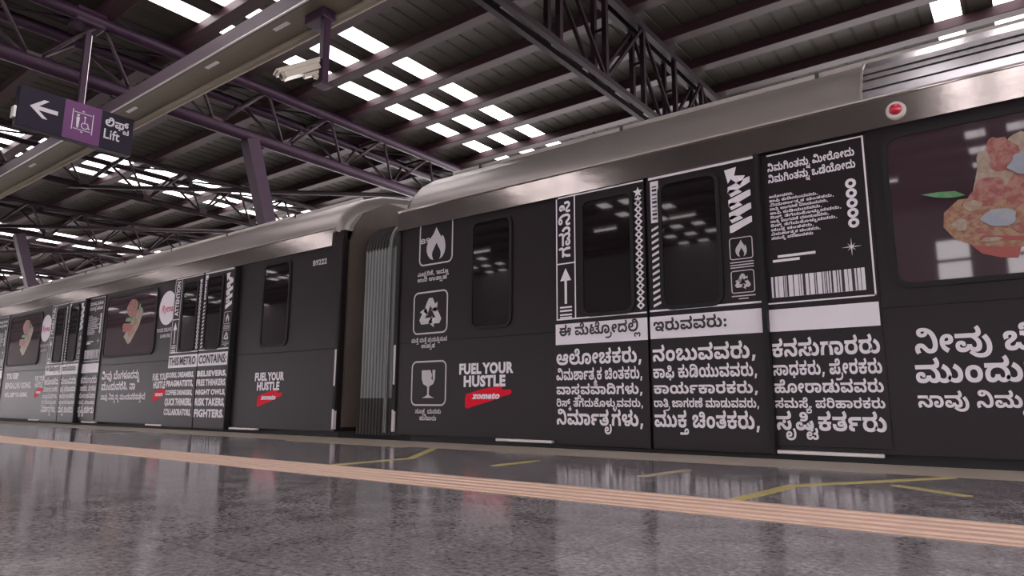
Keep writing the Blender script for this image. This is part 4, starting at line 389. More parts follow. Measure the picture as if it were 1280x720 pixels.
 235: '120,-6 ~87,-6 ~38,17 ~12,60 12,88 ~12,114 ~35,151 ~75,171 102,171 ~139,171 ~175,141 175,116 ~175,108 ~170,90 167,85 114,88 ~115,91 ~116,96 116,98 ~116,106 ~108,114 100,114 ~91,114 ~79,102 79,92 ~79,77 ~105,62 133,62 ~164,62 ~191,89 195,112 264,112 ~266,86 ~293,60 314,60 ~328,60 ~346,70 ~355,88 355,99 ~355,116 ~341,153 327,171 397,200 ~415,176 ~432,122 432,92 ~432,60 ~405,19 382,7 ~374,3 ~356,-3 ~337,-6 327,-6 ~298,-6 ~258,7 ~228,32 214,51 247,50 ~229,31 ~194,6 ~150,-6/371,-33 343,8 341,18 265,129 309,156 385,44 394,38 421,-1/200,174 ~176,174 ~130,182 113,189 137,232 ~149,227 ~177,221 191,221 ~209,221 ~232,230 ~243,250 243,266 243,270 ~243,283 ~232,306 ~213,321 199,321 ~190,321 ~176,312 176,302 ~176,296 ~183,288 ~195,284 201,284 ~219,284 ~244,304 254,321 274,275 ~263,265 ~241,248 ~213,238 193,238 ~166,238 ~129,253 ~110,281 110,300 ~110,331 ~158,368 199,368 ~233,368 ~281,340 ~306,295 306,268 ~306,236 ~280,194 ~232,174',
 236: '263,-6 ~236,-6 ~195,9 ~162,39 145,60 ~136,70 ~125,82 ~116,87 111,87 ~102,87 ~92,75 92,65 ~92,52 ~102,29 111,15 41,-12 ~29,4 ~13,49 13,68 ~13,94 ~34,133 ~75,155 107,155 ~126,155 ~158,144 ~189,118 206,98 ~215,87 ~232,71 ~250,62 260,62 ~276,62 ~292,82 292,100 ~292,116 ~278,154 266,171 336,200 ~354,176 ~371,122 371,94 ~371,45 ~315,-6/160,174 ~135,174 ~90,182 72,189 97,232 ~109,227 ~137,221 151,221 ~169,221 ~192,230 ~203,250 203,266 203,270 ~203,283 ~192,306 ~173,321 159,321 ~150,321 ~136,312 136,302 ~136,296 ~143,288 ~154,284 161,284 ~179,284 ~204,304 214,321 234,275 ~223,265 ~201,248 ~173,238 153,238 ~126,238 ~89,253 ~70,281 70,300 ~70,331 ~118,368 159,368 ~193,368 ~241,340 ~266,295 266,268 ~266,236 ~240,194 ~192,174',
 240: '161,-6 ~114,-6 ~56,16 ~29,52 29,73 ~29,86 ~36,107 ~51,125 63,133 58,126 18,125 18,179 124,179 ~133,183 ~144,194 144,201 ~144,207 ~135,220 128,224 172,230 203,224 ~208,218 ~214,206 214,200 ~214,194 ~211,183 208,179 307,179 307,125 263,126 259,134 ~273,126 ~289,108 ~297,87 297,73 ~297,52 ~271,16 ~211,-6/163,61 ~194,61 ~219,82 219,97 ~219,108 ~206,124 ~182,133 163,133 ~144,133 ~119,124 ~108,107 108,97 ~108,81 ~135,61/18,212 18,279 164,279 ~191,279 ~217,285 225,292 ~231,297 ~236,311 236,319 ~236,333 ~218,352 201,352 ~187,352 ~166,337 166,323 ~166,321 ~166,315 167,311 145,340 ~149,345 ~161,349 166,349 ~178,349 ~196,334 196,322 ~196,308 ~177,292 157,292 ~137,292 ~115,316 115,337 ~115,354 ~134,385 ~175,404 206,404 ~239,404 ~285,379 ~308,336 308,308 ~308,283 ~292,249 277,237 ~268,230 ~241,219 ~199,212 170,212',
 242: '178,212 ~161,212 ~137,195 ~121,165 115,146 ~112,135 ~108,104 ~106,66 106,40 106,0 23,0 23,58 ~23,96 ~36,161 ~69,210 100,224 114,212 21,212 21,279 188,279 ~217,279 ~242,285 249,292 ~255,297 ~261,311 261,319 ~261,333 ~243,352 226,352 ~212,352 ~191,337 191,323 ~191,321 ~191,315 192,311 170,340 ~174,345 ~186,349 191,349 ~203,349 ~221,334 221,322 ~221,308 ~202,292 182,292 ~162,292 ~140,316 140,337 ~140,354 ~159,385 ~200,404 231,404 ~264,404 ~310,379 ~333,336 333,308 ~333,284 ~316,247 ~285,224 264,218 270,222 ~298,202 ~325,151 ~333,92 333,59 333,0 250,0 250,39 ~250,67 ~248,108 ~244,139 240,150 ~231,178 ~202,212',
 248: '137,-6 ~110,-6 ~66,10 ~34,42 ~17,89 17,119 ~17,157 ~45,214 ~100,246 138,246 ~160,246 ~197,229 ~220,195 220,170 ~220,149 ~201,115 ~162,94 130,94 ~111,94 ~78,105 66,113 71,163 ~80,156 ~104,148 120,148 ~138,148 ~153,161 153,171 ~153,180 ~143,190 133,190 ~123,190 ~104,176 ~92,146 92,120 92,117 ~92,102 ~100,82 ~114,68 ~133,62 145,62 ~178,62 ~207,91 211,112 281,112 ~285,93 ~308,62 334,62 ~351,62 ~369,81 369,96 ~369,107 ~359,125 ~338,137 323,140 370,179 ~398,171 ~432,142 ~448,106 448,87 ~448,45 ~397,-6 345,-6 ~322,-6 ~281,5 ~245,32 228,56 263,55 ~247,32 ~209,5 ~165,-6/104,210 ~74,219 ~49,255 49,273 ~49,289 ~68,317 ~114,336 153,337 159,273 ~143,272 ~129,264 129,256 ~129,249 ~144,238 156,235/288,132 288,189 326,189 ~341,189 ~352,197 352,204 ~352,211 ~339,221 317,228 362,277 ~383,268 ~411,249 ~425,229 ~431,209 431,200 ~431,186 ~421,163 ~400,146 384,140 ~374,136 ~350,132 337,132/250,212 250,279 306,279 ~333,279 ~359,285 367,292 ~373,297 ~378,311 378,319 ~378,333 ~361,352 343,352 ~329,352 ~308,337 308,323 ~308,321 ~308,315 309,311 288,340 ~292,345 ~303,349 308,349 ~320,349 ~338,334 338,322 ~338,308 ~319,292 300,292 ~279,292 ~257,316 257,337 ~257,354 ~277,385 ~317,404 348,404 ~381,404 ~427,379 ~450,336 450,308 ~450,283 ~434,249 419,237 ~411,230 ~383,219 ~341,212 312,212',
 250: '115,-6 ~70,-6 ~18,51 18,105 ~18,133 ~34,178 ~66,214 91,226 104,212 18,212 18,279 265,279 ~292,279 ~318,285 326,292 ~332,297 ~337,311 337,319 ~337,333 ~319,352 302,352 ~288,352 ~267,337 267,323 ~267,321 ~267,315 268,311 246,340 ~250,345 ~262,349 267,349 ~279,349 ~297,334 297,322 ~297,308 ~278,292 258,292 ~238,292 ~216,316 216,337 ~216,354 ~235,385 ~276,404 307,404 ~340,404 ~386,379 ~409,336 409,308 ~409,285 ~395,252 382,240 ~375,234 ~352,222 ~316,214 290,213 315,231 347,232 ~362,227 ~386,205 ~399,175 399,158 ~399,149 ~396,133 393,127 ~391,124 ~382,124 379,120 ~364,106 ~330,86 304,86 ~286,86 ~253,98 ~234,124 234,142 ~234,170 ~272,197 302,197 ~319,197 ~342,190 351,184 ~379,171 ~410,122 410,91 ~410,59 ~379,15 ~330,-6 301,-6 ~264,-6 ~212,23 193,52 228,56 ~210,32 ~176,5 ~139,-6/132,62 ~150,62 ~170,87 173,107 244,107 ~247,85 ~271,62 293,62 ~305,62 ~325,69 ~338,88 338,106 ~338,120 ~332,143 ~316,157 304,157 ~297,157 ~288,151 288,144 ~288,137 ~299,131 307,131 ~314,131 ~327,137 ~334,150 334,160 ~334,170 ~326,188 ~303,203 ~262,212 230,212 207,212 ~181,212 ~140,197 ~112,171 ~97,133 97,111 ~97,86 ~116,62',
 252: '114,-6 ~62,-6 ~16,31 16,58 ~16,74 ~32,101 ~66,119 93,123 96,104 ~68,108 ~34,124 ~19,148 19,163 ~19,184 ~47,211 ~92,223 119,223 ~150,223 ~194,214 ~229,190 245,168 206,167 ~219,186 ~249,209 ~285,220 ~332,223 363,223 ~384,223 ~426,210 ~460,183 ~480,139 480,108 ~480,78 ~452,26 ~390,-6 339,-6 ~287,-6 ~234,37 234,73 ~234,96 ~255,127 ~290,143 313,143 ~346,143 ~381,116 381,93 ~381,87 ~378,73 376,68 325,69 ~326,71 ~327,75 327,77 ~327,82 ~320,89 312,89 ~306,89 ~296,81 296,74 ~296,65 ~314,52 337,52 ~370,52 ~401,81 401,112 401,114 ~401,143 ~365,180 330,180 ~304,180 ~269,159 261,141 190,141 ~185,158 ~158,180 132,180 ~116,180 ~99,170 99,161 ~99,157 ~101,150 105,147 ~108,144 ~119,142 130,142 155,142 155,88 127,88 ~116,88 ~105,86 102,84 ~99,82 ~96,76 96,72 ~96,65 ~107,55 124,55 ~140,55 ~166,65 176,72 211,21 ~196,12 ~167,0 ~134,-6/18,213 18,279 335,279 ~362,279 ~389,285 396,292 ~402,297 ~407,311 407,319 ~407,333 ~390,352 373,352 ~358,352 ~337,337 337,323 ~337,321 ~338,315 338,311 317,340 ~321,345 ~333,349 337,349 ~350,349 ~368,334 368,322 ~368,308 ~349,292 329,292 ~309,292 ~286,316 286,337 ~286,354 ~306,385 ~347,404 378,404 ~411,404 ~457,379 ~480,336 480,308 ~480,283 ~464,249 449,237 ~442,231 ~418,220 ~378,213 347,213',
 253: '181,-6 ~134,-6 ~71,12 ~33,43 ~16,85 16,110 ~16,114 ~17,130 19,139 95,129 ~94,127 ~94,121 94,119 ~94,109 ~99,88 ~116,69 ~150,58 180,58 ~203,58 ~235,66 ~254,79 ~263,97 263,108 ~263,116 ~257,131 252,136 ~250,138 ~247,140 246,142 ~238,147 ~218,151 208,151 ~195,151 ~185,144 185,139 ~185,134 ~195,128 205,128 ~213,128 ~228,135 ~237,152 237,164 ~237,181 ~225,203 ~205,217 193,221 259,246 ~281,231 ~307,194 307,167 ~307,166 ~307,159 306,157 293,142 ~285,126 ~261,98 ~224,82 195,82 ~156,82 ~120,114 120,138 ~120,153 ~135,179 ~170,196 198,196 ~216,196 ~245,189 262,180 ~264,180 ~265,185 ~267,190 269,189 ~302,178 ~334,130 334,101 ~334,73 ~312,33 ~271,6 ~215,-6/16,212 16,279 189,279 ~216,279 ~243,285 250,292 ~256,297 ~261,311 261,319 ~261,333 ~244,352 226,352 ~212,352 ~191,337 191,323 ~191,321 ~192,315 192,311 171,340 ~175,345 ~186,349 191,349 ~204,349 ~221,334 221,322 ~221,308 ~202,292 183,292 ~162,292 ~140,316 140,337 ~140,354 ~160,385 ~200,404 231,404 ~265,404 ~310,379 ~334,336 334,308 ~334,283 ~317,249 303,237 ~294,230 ~266,219 ~225,212 196,212',
 258: '123,-6 ~89,-6 ~41,17 ~15,60 15,88 ~15,114 ~37,151 ~78,171 105,171 ~142,171 ~178,141 178,116 ~178,108 ~173,90 170,85 117,88 ~118,91 ~119,96 119,98 ~119,106 ~111,114 103,114 ~94,114 ~82,102 82,92 ~82,77 ~108,62 136,62 ~166,62 ~194,89 198,112 268,112 ~270,86 ~294,62 310,62 ~324,62 ~338,73 ~344,90 344,99 ~344,117 ~331,154 318,171 389,200 ~406,176 ~423,122 423,92 ~423,58 ~397,15 ~352,-6 325,-6 ~299,-6 ~260,7 ~230,33 217,52 250,50 ~232,31 ~197,6 ~153,-6/229,129 ~210,129 ~189,150 189,166 ~189,183 ~211,204 229,204 ~247,204 ~270,183 270,166 ~270,150 ~248,129/15,212 15,279 279,279 ~306,279 ~332,285 340,292 ~346,297 ~351,311 351,319 ~351,333 ~334,352 316,352 ~302,352 ~281,337 281,323 ~281,321 ~281,315 282,311 261,340 ~265,345 ~276,349 281,349 ~293,349 ~311,334 311,322 ~311,308 ~292,292 273,292 ~252,292 ~230,316 230,337 ~230,354 ~250,385 ~290,404 321,404 ~354,404 ~400,379 ~423,336 423,308 ~423,283 ~407,249 392,237 ~384,230 ~356,219 ~314,212 285,212',
 260: '120,-6 ~88,-6 ~45,16 ~24,51 24,72 ~24,93 ~38,125 ~72,156 103,173 ~121,184 ~136,200 136,209 ~136,215 ~131,222 ~121,226 112,226 ~99,226 ~86,214 86,205 ~86,199 ~90,187 92,182 26,158 ~20,169 ~12,198 12,212 ~12,233 ~33,266 ~79,285 115,285 ~153,285 ~196,263 ~214,230 214,213 ~214,193 ~200,164 ~166,136 137,118 ~116,105 ~103,91 103,82 ~103,72 ~118,62 134,62 ~160,62 ~188,90 190,112 260,112 ~263,86 ~291,62 310,62 ~334,62 ~360,91 360,117 ~360,141 ~340,179 ~303,209 279,219 314,266 ~350,251 ~406,208 ~439,150 439,112 ~439,78 ~414,24 ~360,-6 317,-6 ~293,-6 ~255,6 ~223,32 207,54 242,55 ~223,28 ~183,2 ~142,-6/255,212 255,279 294,279 ~322,279 ~348,285 355,292 ~361,297 ~366,311 366,319 ~366,333 ~349,352 332,352 ~318,352 ~296,337 296,323 ~296,321 ~297,315 298,311 276,340 ~280,345 ~292,349 297,349 ~309,349 ~327,334 327,322 ~327,308 ~308,292 288,292 ~268,292 ~246,316 246,337 ~246,354 ~265,385 ~306,404 337,404 ~370,404 ~416,379 ~439,336 439,308 ~439,283 ~423,249 408,237 ~399,230 ~371,219 ~330,212 301,212',
 262: '123,-6 ~89,-6 ~41,17 ~15,60 15,88 ~15,114 ~37,151 ~78,171 105,171 ~142,171 ~178,141 178,116 ~178,108 ~173,90 170,85 117,88 ~118,91 ~119,96 119,98 ~119,106 ~111,114 103,114 ~94,114 ~82,102 82,92 ~82,77 ~108,62 136,62 ~166,62 ~195,89 198,112 268,112 ~270,86 ~293,62 310,62 ~328,62 ~344,86 344,105 ~344,121 ~333,152 ~310,180 ~279,203 260,212 352,224 ~375,209 ~407,172 ~423,127 423,100 ~423,60 ~396,14 ~351,-6 326,-6 ~299,-6 ~260,7 ~231,33 217,52 250,50 ~232,31 ~197,6 ~153,-6/15,212 15,279 279,279 ~306,279 ~332,285 340,292 ~346,297 ~351,311 351,319 ~351,333 ~334,352 316,352 ~302,352 ~281,337 281,323 ~281,321 ~281,315 282,311 261,340 ~265,345 ~276,349 281,349 ~293,349 ~311,334 311,322 ~311,308 ~292,292 273,292 ~252,292 ~230,316 230,337 ~230,354 ~250,385 ~290,404 321,404 ~354,404 ~400,379 ~423,336 423,308 ~423,283 ~407,249 392,237 ~384,230 ~356,219 ~314,212 285,212/486,-6 ~447,-6 ~385,28 358,57 391,118 ~410,92 ~447,62 474,62 ~500,62 ~529,92 529,118 ~529,143 ~507,180 ~470,208 447,219 489,286 ~522,270 ~576,222 ~608,158 608,117 ~608,80 ~581,24 ~528,-6',
 264: '175,-6 ~126,-6 ~56,24 ~18,81 18,122 ~18,146 ~33,185 ~64,214 88,224 99,212 18,212 18,279 188,279 ~215,279 ~242,285 249,292 ~255,297 ~260,311 260,319 ~260,333 ~243,352 225,352 ~211,352 ~190,337 190,323 ~190,321 ~190,315 191,311 170,340 ~174,345 ~185,349 190,349 ~202,349 ~220,334 220,322 ~220,308 ~201,292 182,292 ~161,292 ~139,316 139,337 ~139,354 ~159,385 ~199,404 230,404 ~264,404 ~309,379 ~333,336 333,308 ~333,283 ~316,249 302,237 ~295,231 ~273,221 ~239,214 213,213 257,229 277,225 ~297,214 ~321,182 ~333,145 333,122 ~333,82 ~296,25 ~226,-6/176,64 ~202,64 ~236,83 ~253,116 253,137 ~253,160 ~235,193 ~200,212 176,212 ~150,212 ~115,192 ~97,158 97,137 ~97,101 ~139,64',
 265: '217,-6 ~151,-6 ~62,36 ~16,109 16,157 ~16,198 ~48,254 ~104,285 141,285 ~170,285 ~209,264 ~230,227 230,202 ~230,177 ~209,140 ~167,120 137,120 ~115,120 ~82,132 ~57,149 49,157 61,212 ~66,204 ~81,187 ~103,176 117,176 ~138,176 ~159,192 159,204 ~159,216 ~146,228 135,228 ~124,228 ~103,214 ~90,183 90,157 ~90,131 ~116,89 ~172,63 215,63 ~252,63 ~304,82 ~332,117 332,143 ~332,169 ~300,210 272,221 311,270 ~341,256 ~386,222 ~411,175 411,143 ~411,102 ~372,34 ~287,-6/245,212 245,279 267,279 ~294,279 ~320,285 328,292 ~334,297 ~339,311 339,319 ~339,333 ~322,352 304,352 ~290,352 ~269,337 269,323 ~269,321 ~269,315 270,311 249,340 ~253,345 ~264,349 269,349 ~281,349 ~299,334 299,322 ~299,308 ~280,292 261,292 ~240,292 ~218,316 218,337 ~218,354 ~238,385 ~278,404 309,404 ~343,404 ~388,379 ~412,336 412,308 ~412,283 ~395,249 380,237 ~372,230 ~344,219 ~302,212 273,212',
 267: '123,-6 ~89,-6 ~41,17 ~15,60 15,88 ~15,114 ~37,151 ~78,171 105,171 ~142,171 ~178,141 178,116 ~178,108 ~173,90 170,85 117,88 ~118,91 ~119,96 119,98 ~119,106 ~111,114 103,114 ~94,114 ~82,102 82,92 ~82,77 ~108,62 136,62 ~166,62 ~195,89 198,112 268,112 ~270,86 ~293,62 310,62 ~328,62 ~344,86 344,105 ~344,121 ~333,152 ~310,180 ~279,203 260,212 352,224 ~375,209 ~407,172 ~423,127 423,100 ~423,60 ~396,14 ~351,-6 326,-6 ~299,-6 ~260,7 ~231,33 217,52 250,50 ~232,31 ~197,6 ~153,-6/15,212 15,279 279,279 ~306,279 ~332,285 340,292 ~346,297 ~351,311 351,319 ~351,333 ~334,352 316,352 ~302,352 ~281,337 281,323 ~281,321 ~281,315 282,311 261,340 ~265,345 ~276,349 281,349 ~293,349 ~311,334 311,322 ~311,308 ~292,292 273,292 ~252,292 ~230,316 230,337 ~230,354 ~250,385 ~290,404 321,404 ~354,404 ~400,379 ~423,336 423,308 ~423,283 ~407,249 392,237 ~384,230 ~356,219 ~314,212 285,212',
 270: '265,-6 ~238,-6 ~198,9 ~164,39 147,60 ~138,70 ~127,82 ~118,87 113,87 ~104,87 ~94,75 94,65 ~94,52 ~104,29 113,15 43,-12 ~31,4 ~15,49 15,68 ~15,94 ~36,133 ~77,155 109,155 ~127,155 ~158,144 ~189,119 207,98 ~216,87 ~233,71 ~251,62 262,62 ~277,62 ~294,82 294,100 ~294,116 ~280,154 268,171 338,200 ~356,176 ~373,122 373,94 ~373,45 ~317,-6/201,132 ~181,132 ~160,153 160,169 ~160,186 ~182,208 201,208 ~219,208 ~241,186 241,169 ~241,153 ~220,132/15,212 15,279 228,279 ~255,279 ~282,285 289,292 ~295,297 ~300,311 300,319 ~300,333 ~283,352 266,352 ~251,352 ~230,337 230,323 ~230,321 ~231,315 231,311 210,340 ~214,345 ~225,349 230,349 ~243,349 ~260,334 260,322 ~260,308 ~241,292 222,292 ~202,292 ~179,316 179,337 ~179,354 ~199,385 ~239,404 270,404 ~304,404 ~350,379 ~373,336 373,308 ~373,283 ~356,249 342,237 ~333,230 ~305,219 ~264,212 235,212',
 271: '130,-6 ~73,-6 ~16,46 16,90 ~16,133 ~73,186 127,186 ~148,186 ~175,177 ~194,162 201,153 187,139 ~188,142 ~189,148 189,150 ~189,163 ~181,186 ~165,204 ~137,215 116,215 211,223 ~222,220 ~242,204 ~254,180 254,165 ~254,159 ~252,145 249,138 241,155 ~247,163 ~267,177 ~297,186 318,186 ~368,186 ~422,133 422,89 ~422,46 ~367,-6 307,-6 ~282,-6 ~244,5 ~216,26 207,39 230,39 ~220,26 ~194,6 ~156,-6/137,57 ~160,57 ~182,75 182,90 ~182,107 ~159,124 139,124 ~123,124 ~103,116 ~94,101 94,90 ~94,74 ~117,57/300,57 ~322,57 ~344,74 344,90 ~344,101 ~334,116 ~315,124 302,124 ~278,124 ~256,105 256,90 ~256,74 ~279,57/16,212 16,279 278,279 ~305,279 ~331,285 338,292 ~344,297 ~350,311 350,319 ~350,333 ~332,352 315,352 ~301,352 ~280,337 280,323 ~280,321 ~280,315 281,311 259,340 ~263,345 ~275,349 280,349 ~292,349 ~310,334 310,322 ~310,308 ~291,292 271,292 ~251,292 ~229,316 229,337 ~229,354 ~248,385 ~289,404 320,404 ~353,404 ~399,379 ~422,336 422,308 ~422,283 ~406,249 391,237 ~382,230 ~354,219 ~313,212 284,212',
 276: '-177,29 ~-160,10 ~-124,-16 ~-79,-30 -49,-30 ~-13,-30 ~31,-5 ~51,40 51,71 ~51,111 ~18,181 -13,215 54,260 ~95,214 ~131,123 131,74 ~131,35 ~109,-27 ~66,-71 ~0,-94 -43,-94 ~-80,-94 ~-142,-77 ~-196,-42 -224,-15',
 280: '59,-6 ~26,-6 ~-26,12 ~-66,42 ~-95,79 -106,97 -38,132 ~-24,106 ~2,76 ~32,62 50,62 ~75,62 ~103,92 103,118 ~103,143 ~82,180 ~45,208 22,219 63,286 ~97,270 ~151,222 ~182,158 182,117 ~182,61 ~122,-6',
 281: '44,-6 ~15,-6 ~-31,12 ~-67,42 ~-95,79 -105,98 -38,132 ~-27,111 ~-4,80 ~21,62 34,62 ~49,62 ~67,77 67,95 ~67,108 ~66,129 ~64,148 64,159 ~64,201 ~105,256 ~176,285 223,285 ~270,285 ~339,259 ~382,214 ~403,157 403,125 ~403,84 ~373,25 ~316,-6 277,-6 ~244,-6 ~195,16 ~170,57 170,85 ~170,106 ~186,138 ~216,157 237,157 ~263,157 ~288,134 288,116 ~288,100 ~270,81 254,81 ~245,81 ~227,88 221,98 229,106 ~229,103 ~227,96 227,92 ~227,80 ~246,57 268,57 ~287,57 ~312,73 ~325,103 325,124 ~325,150 ~303,192 ~259,217 225,217 ~201,217 ~164,203 ~143,171 143,146 ~143,135 ~144,116 ~145,95 145,81 ~145,48 ~119,10 ~74,-6',
 284: '169,-6 ~125,-6 ~67,21 ~32,64 ~17,118 17,144 ~17,184 ~52,247 ~118,285 167,285 ~209,285 ~267,259 ~301,215 ~316,162 316,137 ~316,95 ~281,30 ~215,-6/167,64 ~188,64 ~220,80 ~237,112 237,136 ~237,159 ~221,196 ~190,218 166,218 ~146,218 ~114,202 ~96,169 96,143 ~96,120 ~114,84 ~146,64/380,-6 ~340,-6 ~278,26 252,56 284,118 ~303,92 ~341,62 367,62 ~393,62 ~422,92 422,118 ~422,142 ~400,180 ~364,209 341,219 381,263 ~416,248 ~470,207 ~501,153 501,116 ~501,88 ~486,43 ~455,11 ~410,-6/320,212 320,279 356,279 ~384,279 ~410,285 417,292 ~423,297 ~428,311 428,319 ~428,333 ~411,352 394,352 ~380,352 ~358,337 358,323 ~358,321 ~359,315 360,311 338,340 ~342,345 ~354,349 359,349 ~371,349 ~389,334 389,322 ~389,308 ~370,292 350,292 ~330,292 ~308,316 308,337 ~308,354 ~327,385 ~368,404 399,404 ~432,404 ~478,379 ~501,336 501,308 ~501,283 ~485,249 470,237 ~461,230 ~433,219 ~392,212 363,212/563,-6 ~520,-6 ~459,30 429,62 473,112 ~492,88 ~527,62 550,62 ~568,62 ~586,78 586,95 ~586,108 ~585,129 ~583,148 583,159 ~583,200 ~623,256 ~695,285 742,285 ~789,285 ~857,258 ~901,213 ~922,156 922,125 ~922,84 ~892,25 ~835,-6 796,-6 ~762,-6 ~714,16 ~689,57 689,85 ~689,106 ~705,138 ~735,157 756,157 ~782,157 ~807,134 807,116 ~807,100 ~789,81 773,81 ~764,81 ~746,88 740,98 748,106 ~747,103 ~746,96 746,92 ~746,80 ~764,57 787,57 ~806,57 ~831,73 ~844,103 844,124 ~844,150 ~822,192 ~777,217 744,217 ~720,217 ~683,203 ~662,171 662,146 ~662,135 ~663,116 ~664,95 664,81 ~664,49 ~638,11 ~593,-6',
 285: '161,-6 ~114,-6 ~56,16 ~29,52 29,73 ~29,86 ~36,107 ~51,125 63,133 58,126 18,125 18,179 124,179 ~133,183 ~144,194 144,201 ~144,207 ~135,220 128,224 172,230 203,224 ~208,218 ~214,206 214,200 ~214,194 ~211,183 208,179 307,179 307,125 263,126 259,134 ~273,126 ~289,108 ~297,87 297,73 ~297,52 ~271,16 ~211,-6/163,61 ~194,61 ~219,82 219,97 ~219,108 ~206,124 ~182,133 163,133 ~144,133 ~119,124 ~108,107 108,97 ~108,81 ~135,61/18,212 18,279 171,279 ~197,279 ~218,283 223,286 ~229,290 ~233,300 233,308 ~233,321 ~221,346 208,360 267,395 ~292,365 ~309,319 309,295 ~309,281 ~300,250 288,238 ~273,224 ~228,212 189,212/112,-143 ~76,-143 ~38,-106 38,-76 ~38,-48 ~72,-17 98,-17 ~122,-17 ~146,-39 146,-59 ~146,-65 ~143,-76 141,-79 105,-76 ~106,-74 ~106,-71 106,-69 ~106,-64 ~102,-58 97,-58 ~92,-58 ~85,-67 85,-75 ~85,-86 ~101,-98 118,-98 ~133,-98 ~149,-90 ~156,-76 157,-68 205,-68 ~208,-83 ~222,-98 236,-98 ~245,-98 ~256,-90 ~261,-77 261,-69 ~261,-55 ~247,-27 236,-16 280,9 298,-64 ~296,-90 ~284,-122 ~267,-138 ~246,-143 236,-143 ~221,-143 ~195,-133 ~174,-112 163,-95 199,-99 ~186,-114 ~163,-133 ~134,-143/270,-175 ~273,-164 ~277,-142 277,-130 ~277,-120 ~275,-98 ~270,-78 267,-68 280,9 ~295,-12 ~314,-55 ~323,-101 323,-127 ~323,-145 ~319,-172 316,-184',
 334: '109,-262 ~58,-262 ~1,-211 1,-170 ~1,-149 ~20,-111 ~59,-83 88,-78 ~95,-77 ~109,-75 117,-75 ~150,-75 ~194,-103 194,-134 ~194,-162 ~159,-192 125,-192 ~105,-192 ~76,-177 ~60,-152 60,-135 ~60,-119 ~63,-96 ~67,-75 67,-64 ~67,-50 ~55,-34 40,-29 72,12 ~94,3 ~119,-27 119,-48 ~119,-63 ~112,-91 ~104,-117 104,-130 ~104,-143 ~118,-150 126,-150 ~134,-150 ~144,-142 144,-136 ~144,-129 ~133,-119 118,-119 ~110,-119 ~93,-122 85,-125 ~82,-125 ~74,-125 72,-127 ~63,-133 ~51,-154 51,-167 ~51,-191 ~82,-215 112,-215 ~135,-215 ~176,-202 191,-185 229,-220 ~205,-242 ~148,-262',
 415: '128,66 131,60 ~127,42 ~113,-2 ~96,-46 88,-64 30,-64 ~35,-43 ~45,3 ~53,48 55,66',
 417: '28,37 ~28,61 ~54,80 73,80 ~92,80 ~118,61 118,37 ~118,15 ~92,-6 73,-6 ~54,-6 ~28,15',
 429: '33,37 ~33,61 ~60,80 78,80 ~97,80 ~123,61 123,37 ~123,15 ~97,-6 78,-6 ~60,-6 ~33,15/33,188 ~33,212 ~60,231 78,231 ~97,231 ~123,212 123,188 ~123,165 ~97,145 78,145 ~60,145 ~33,165',
}
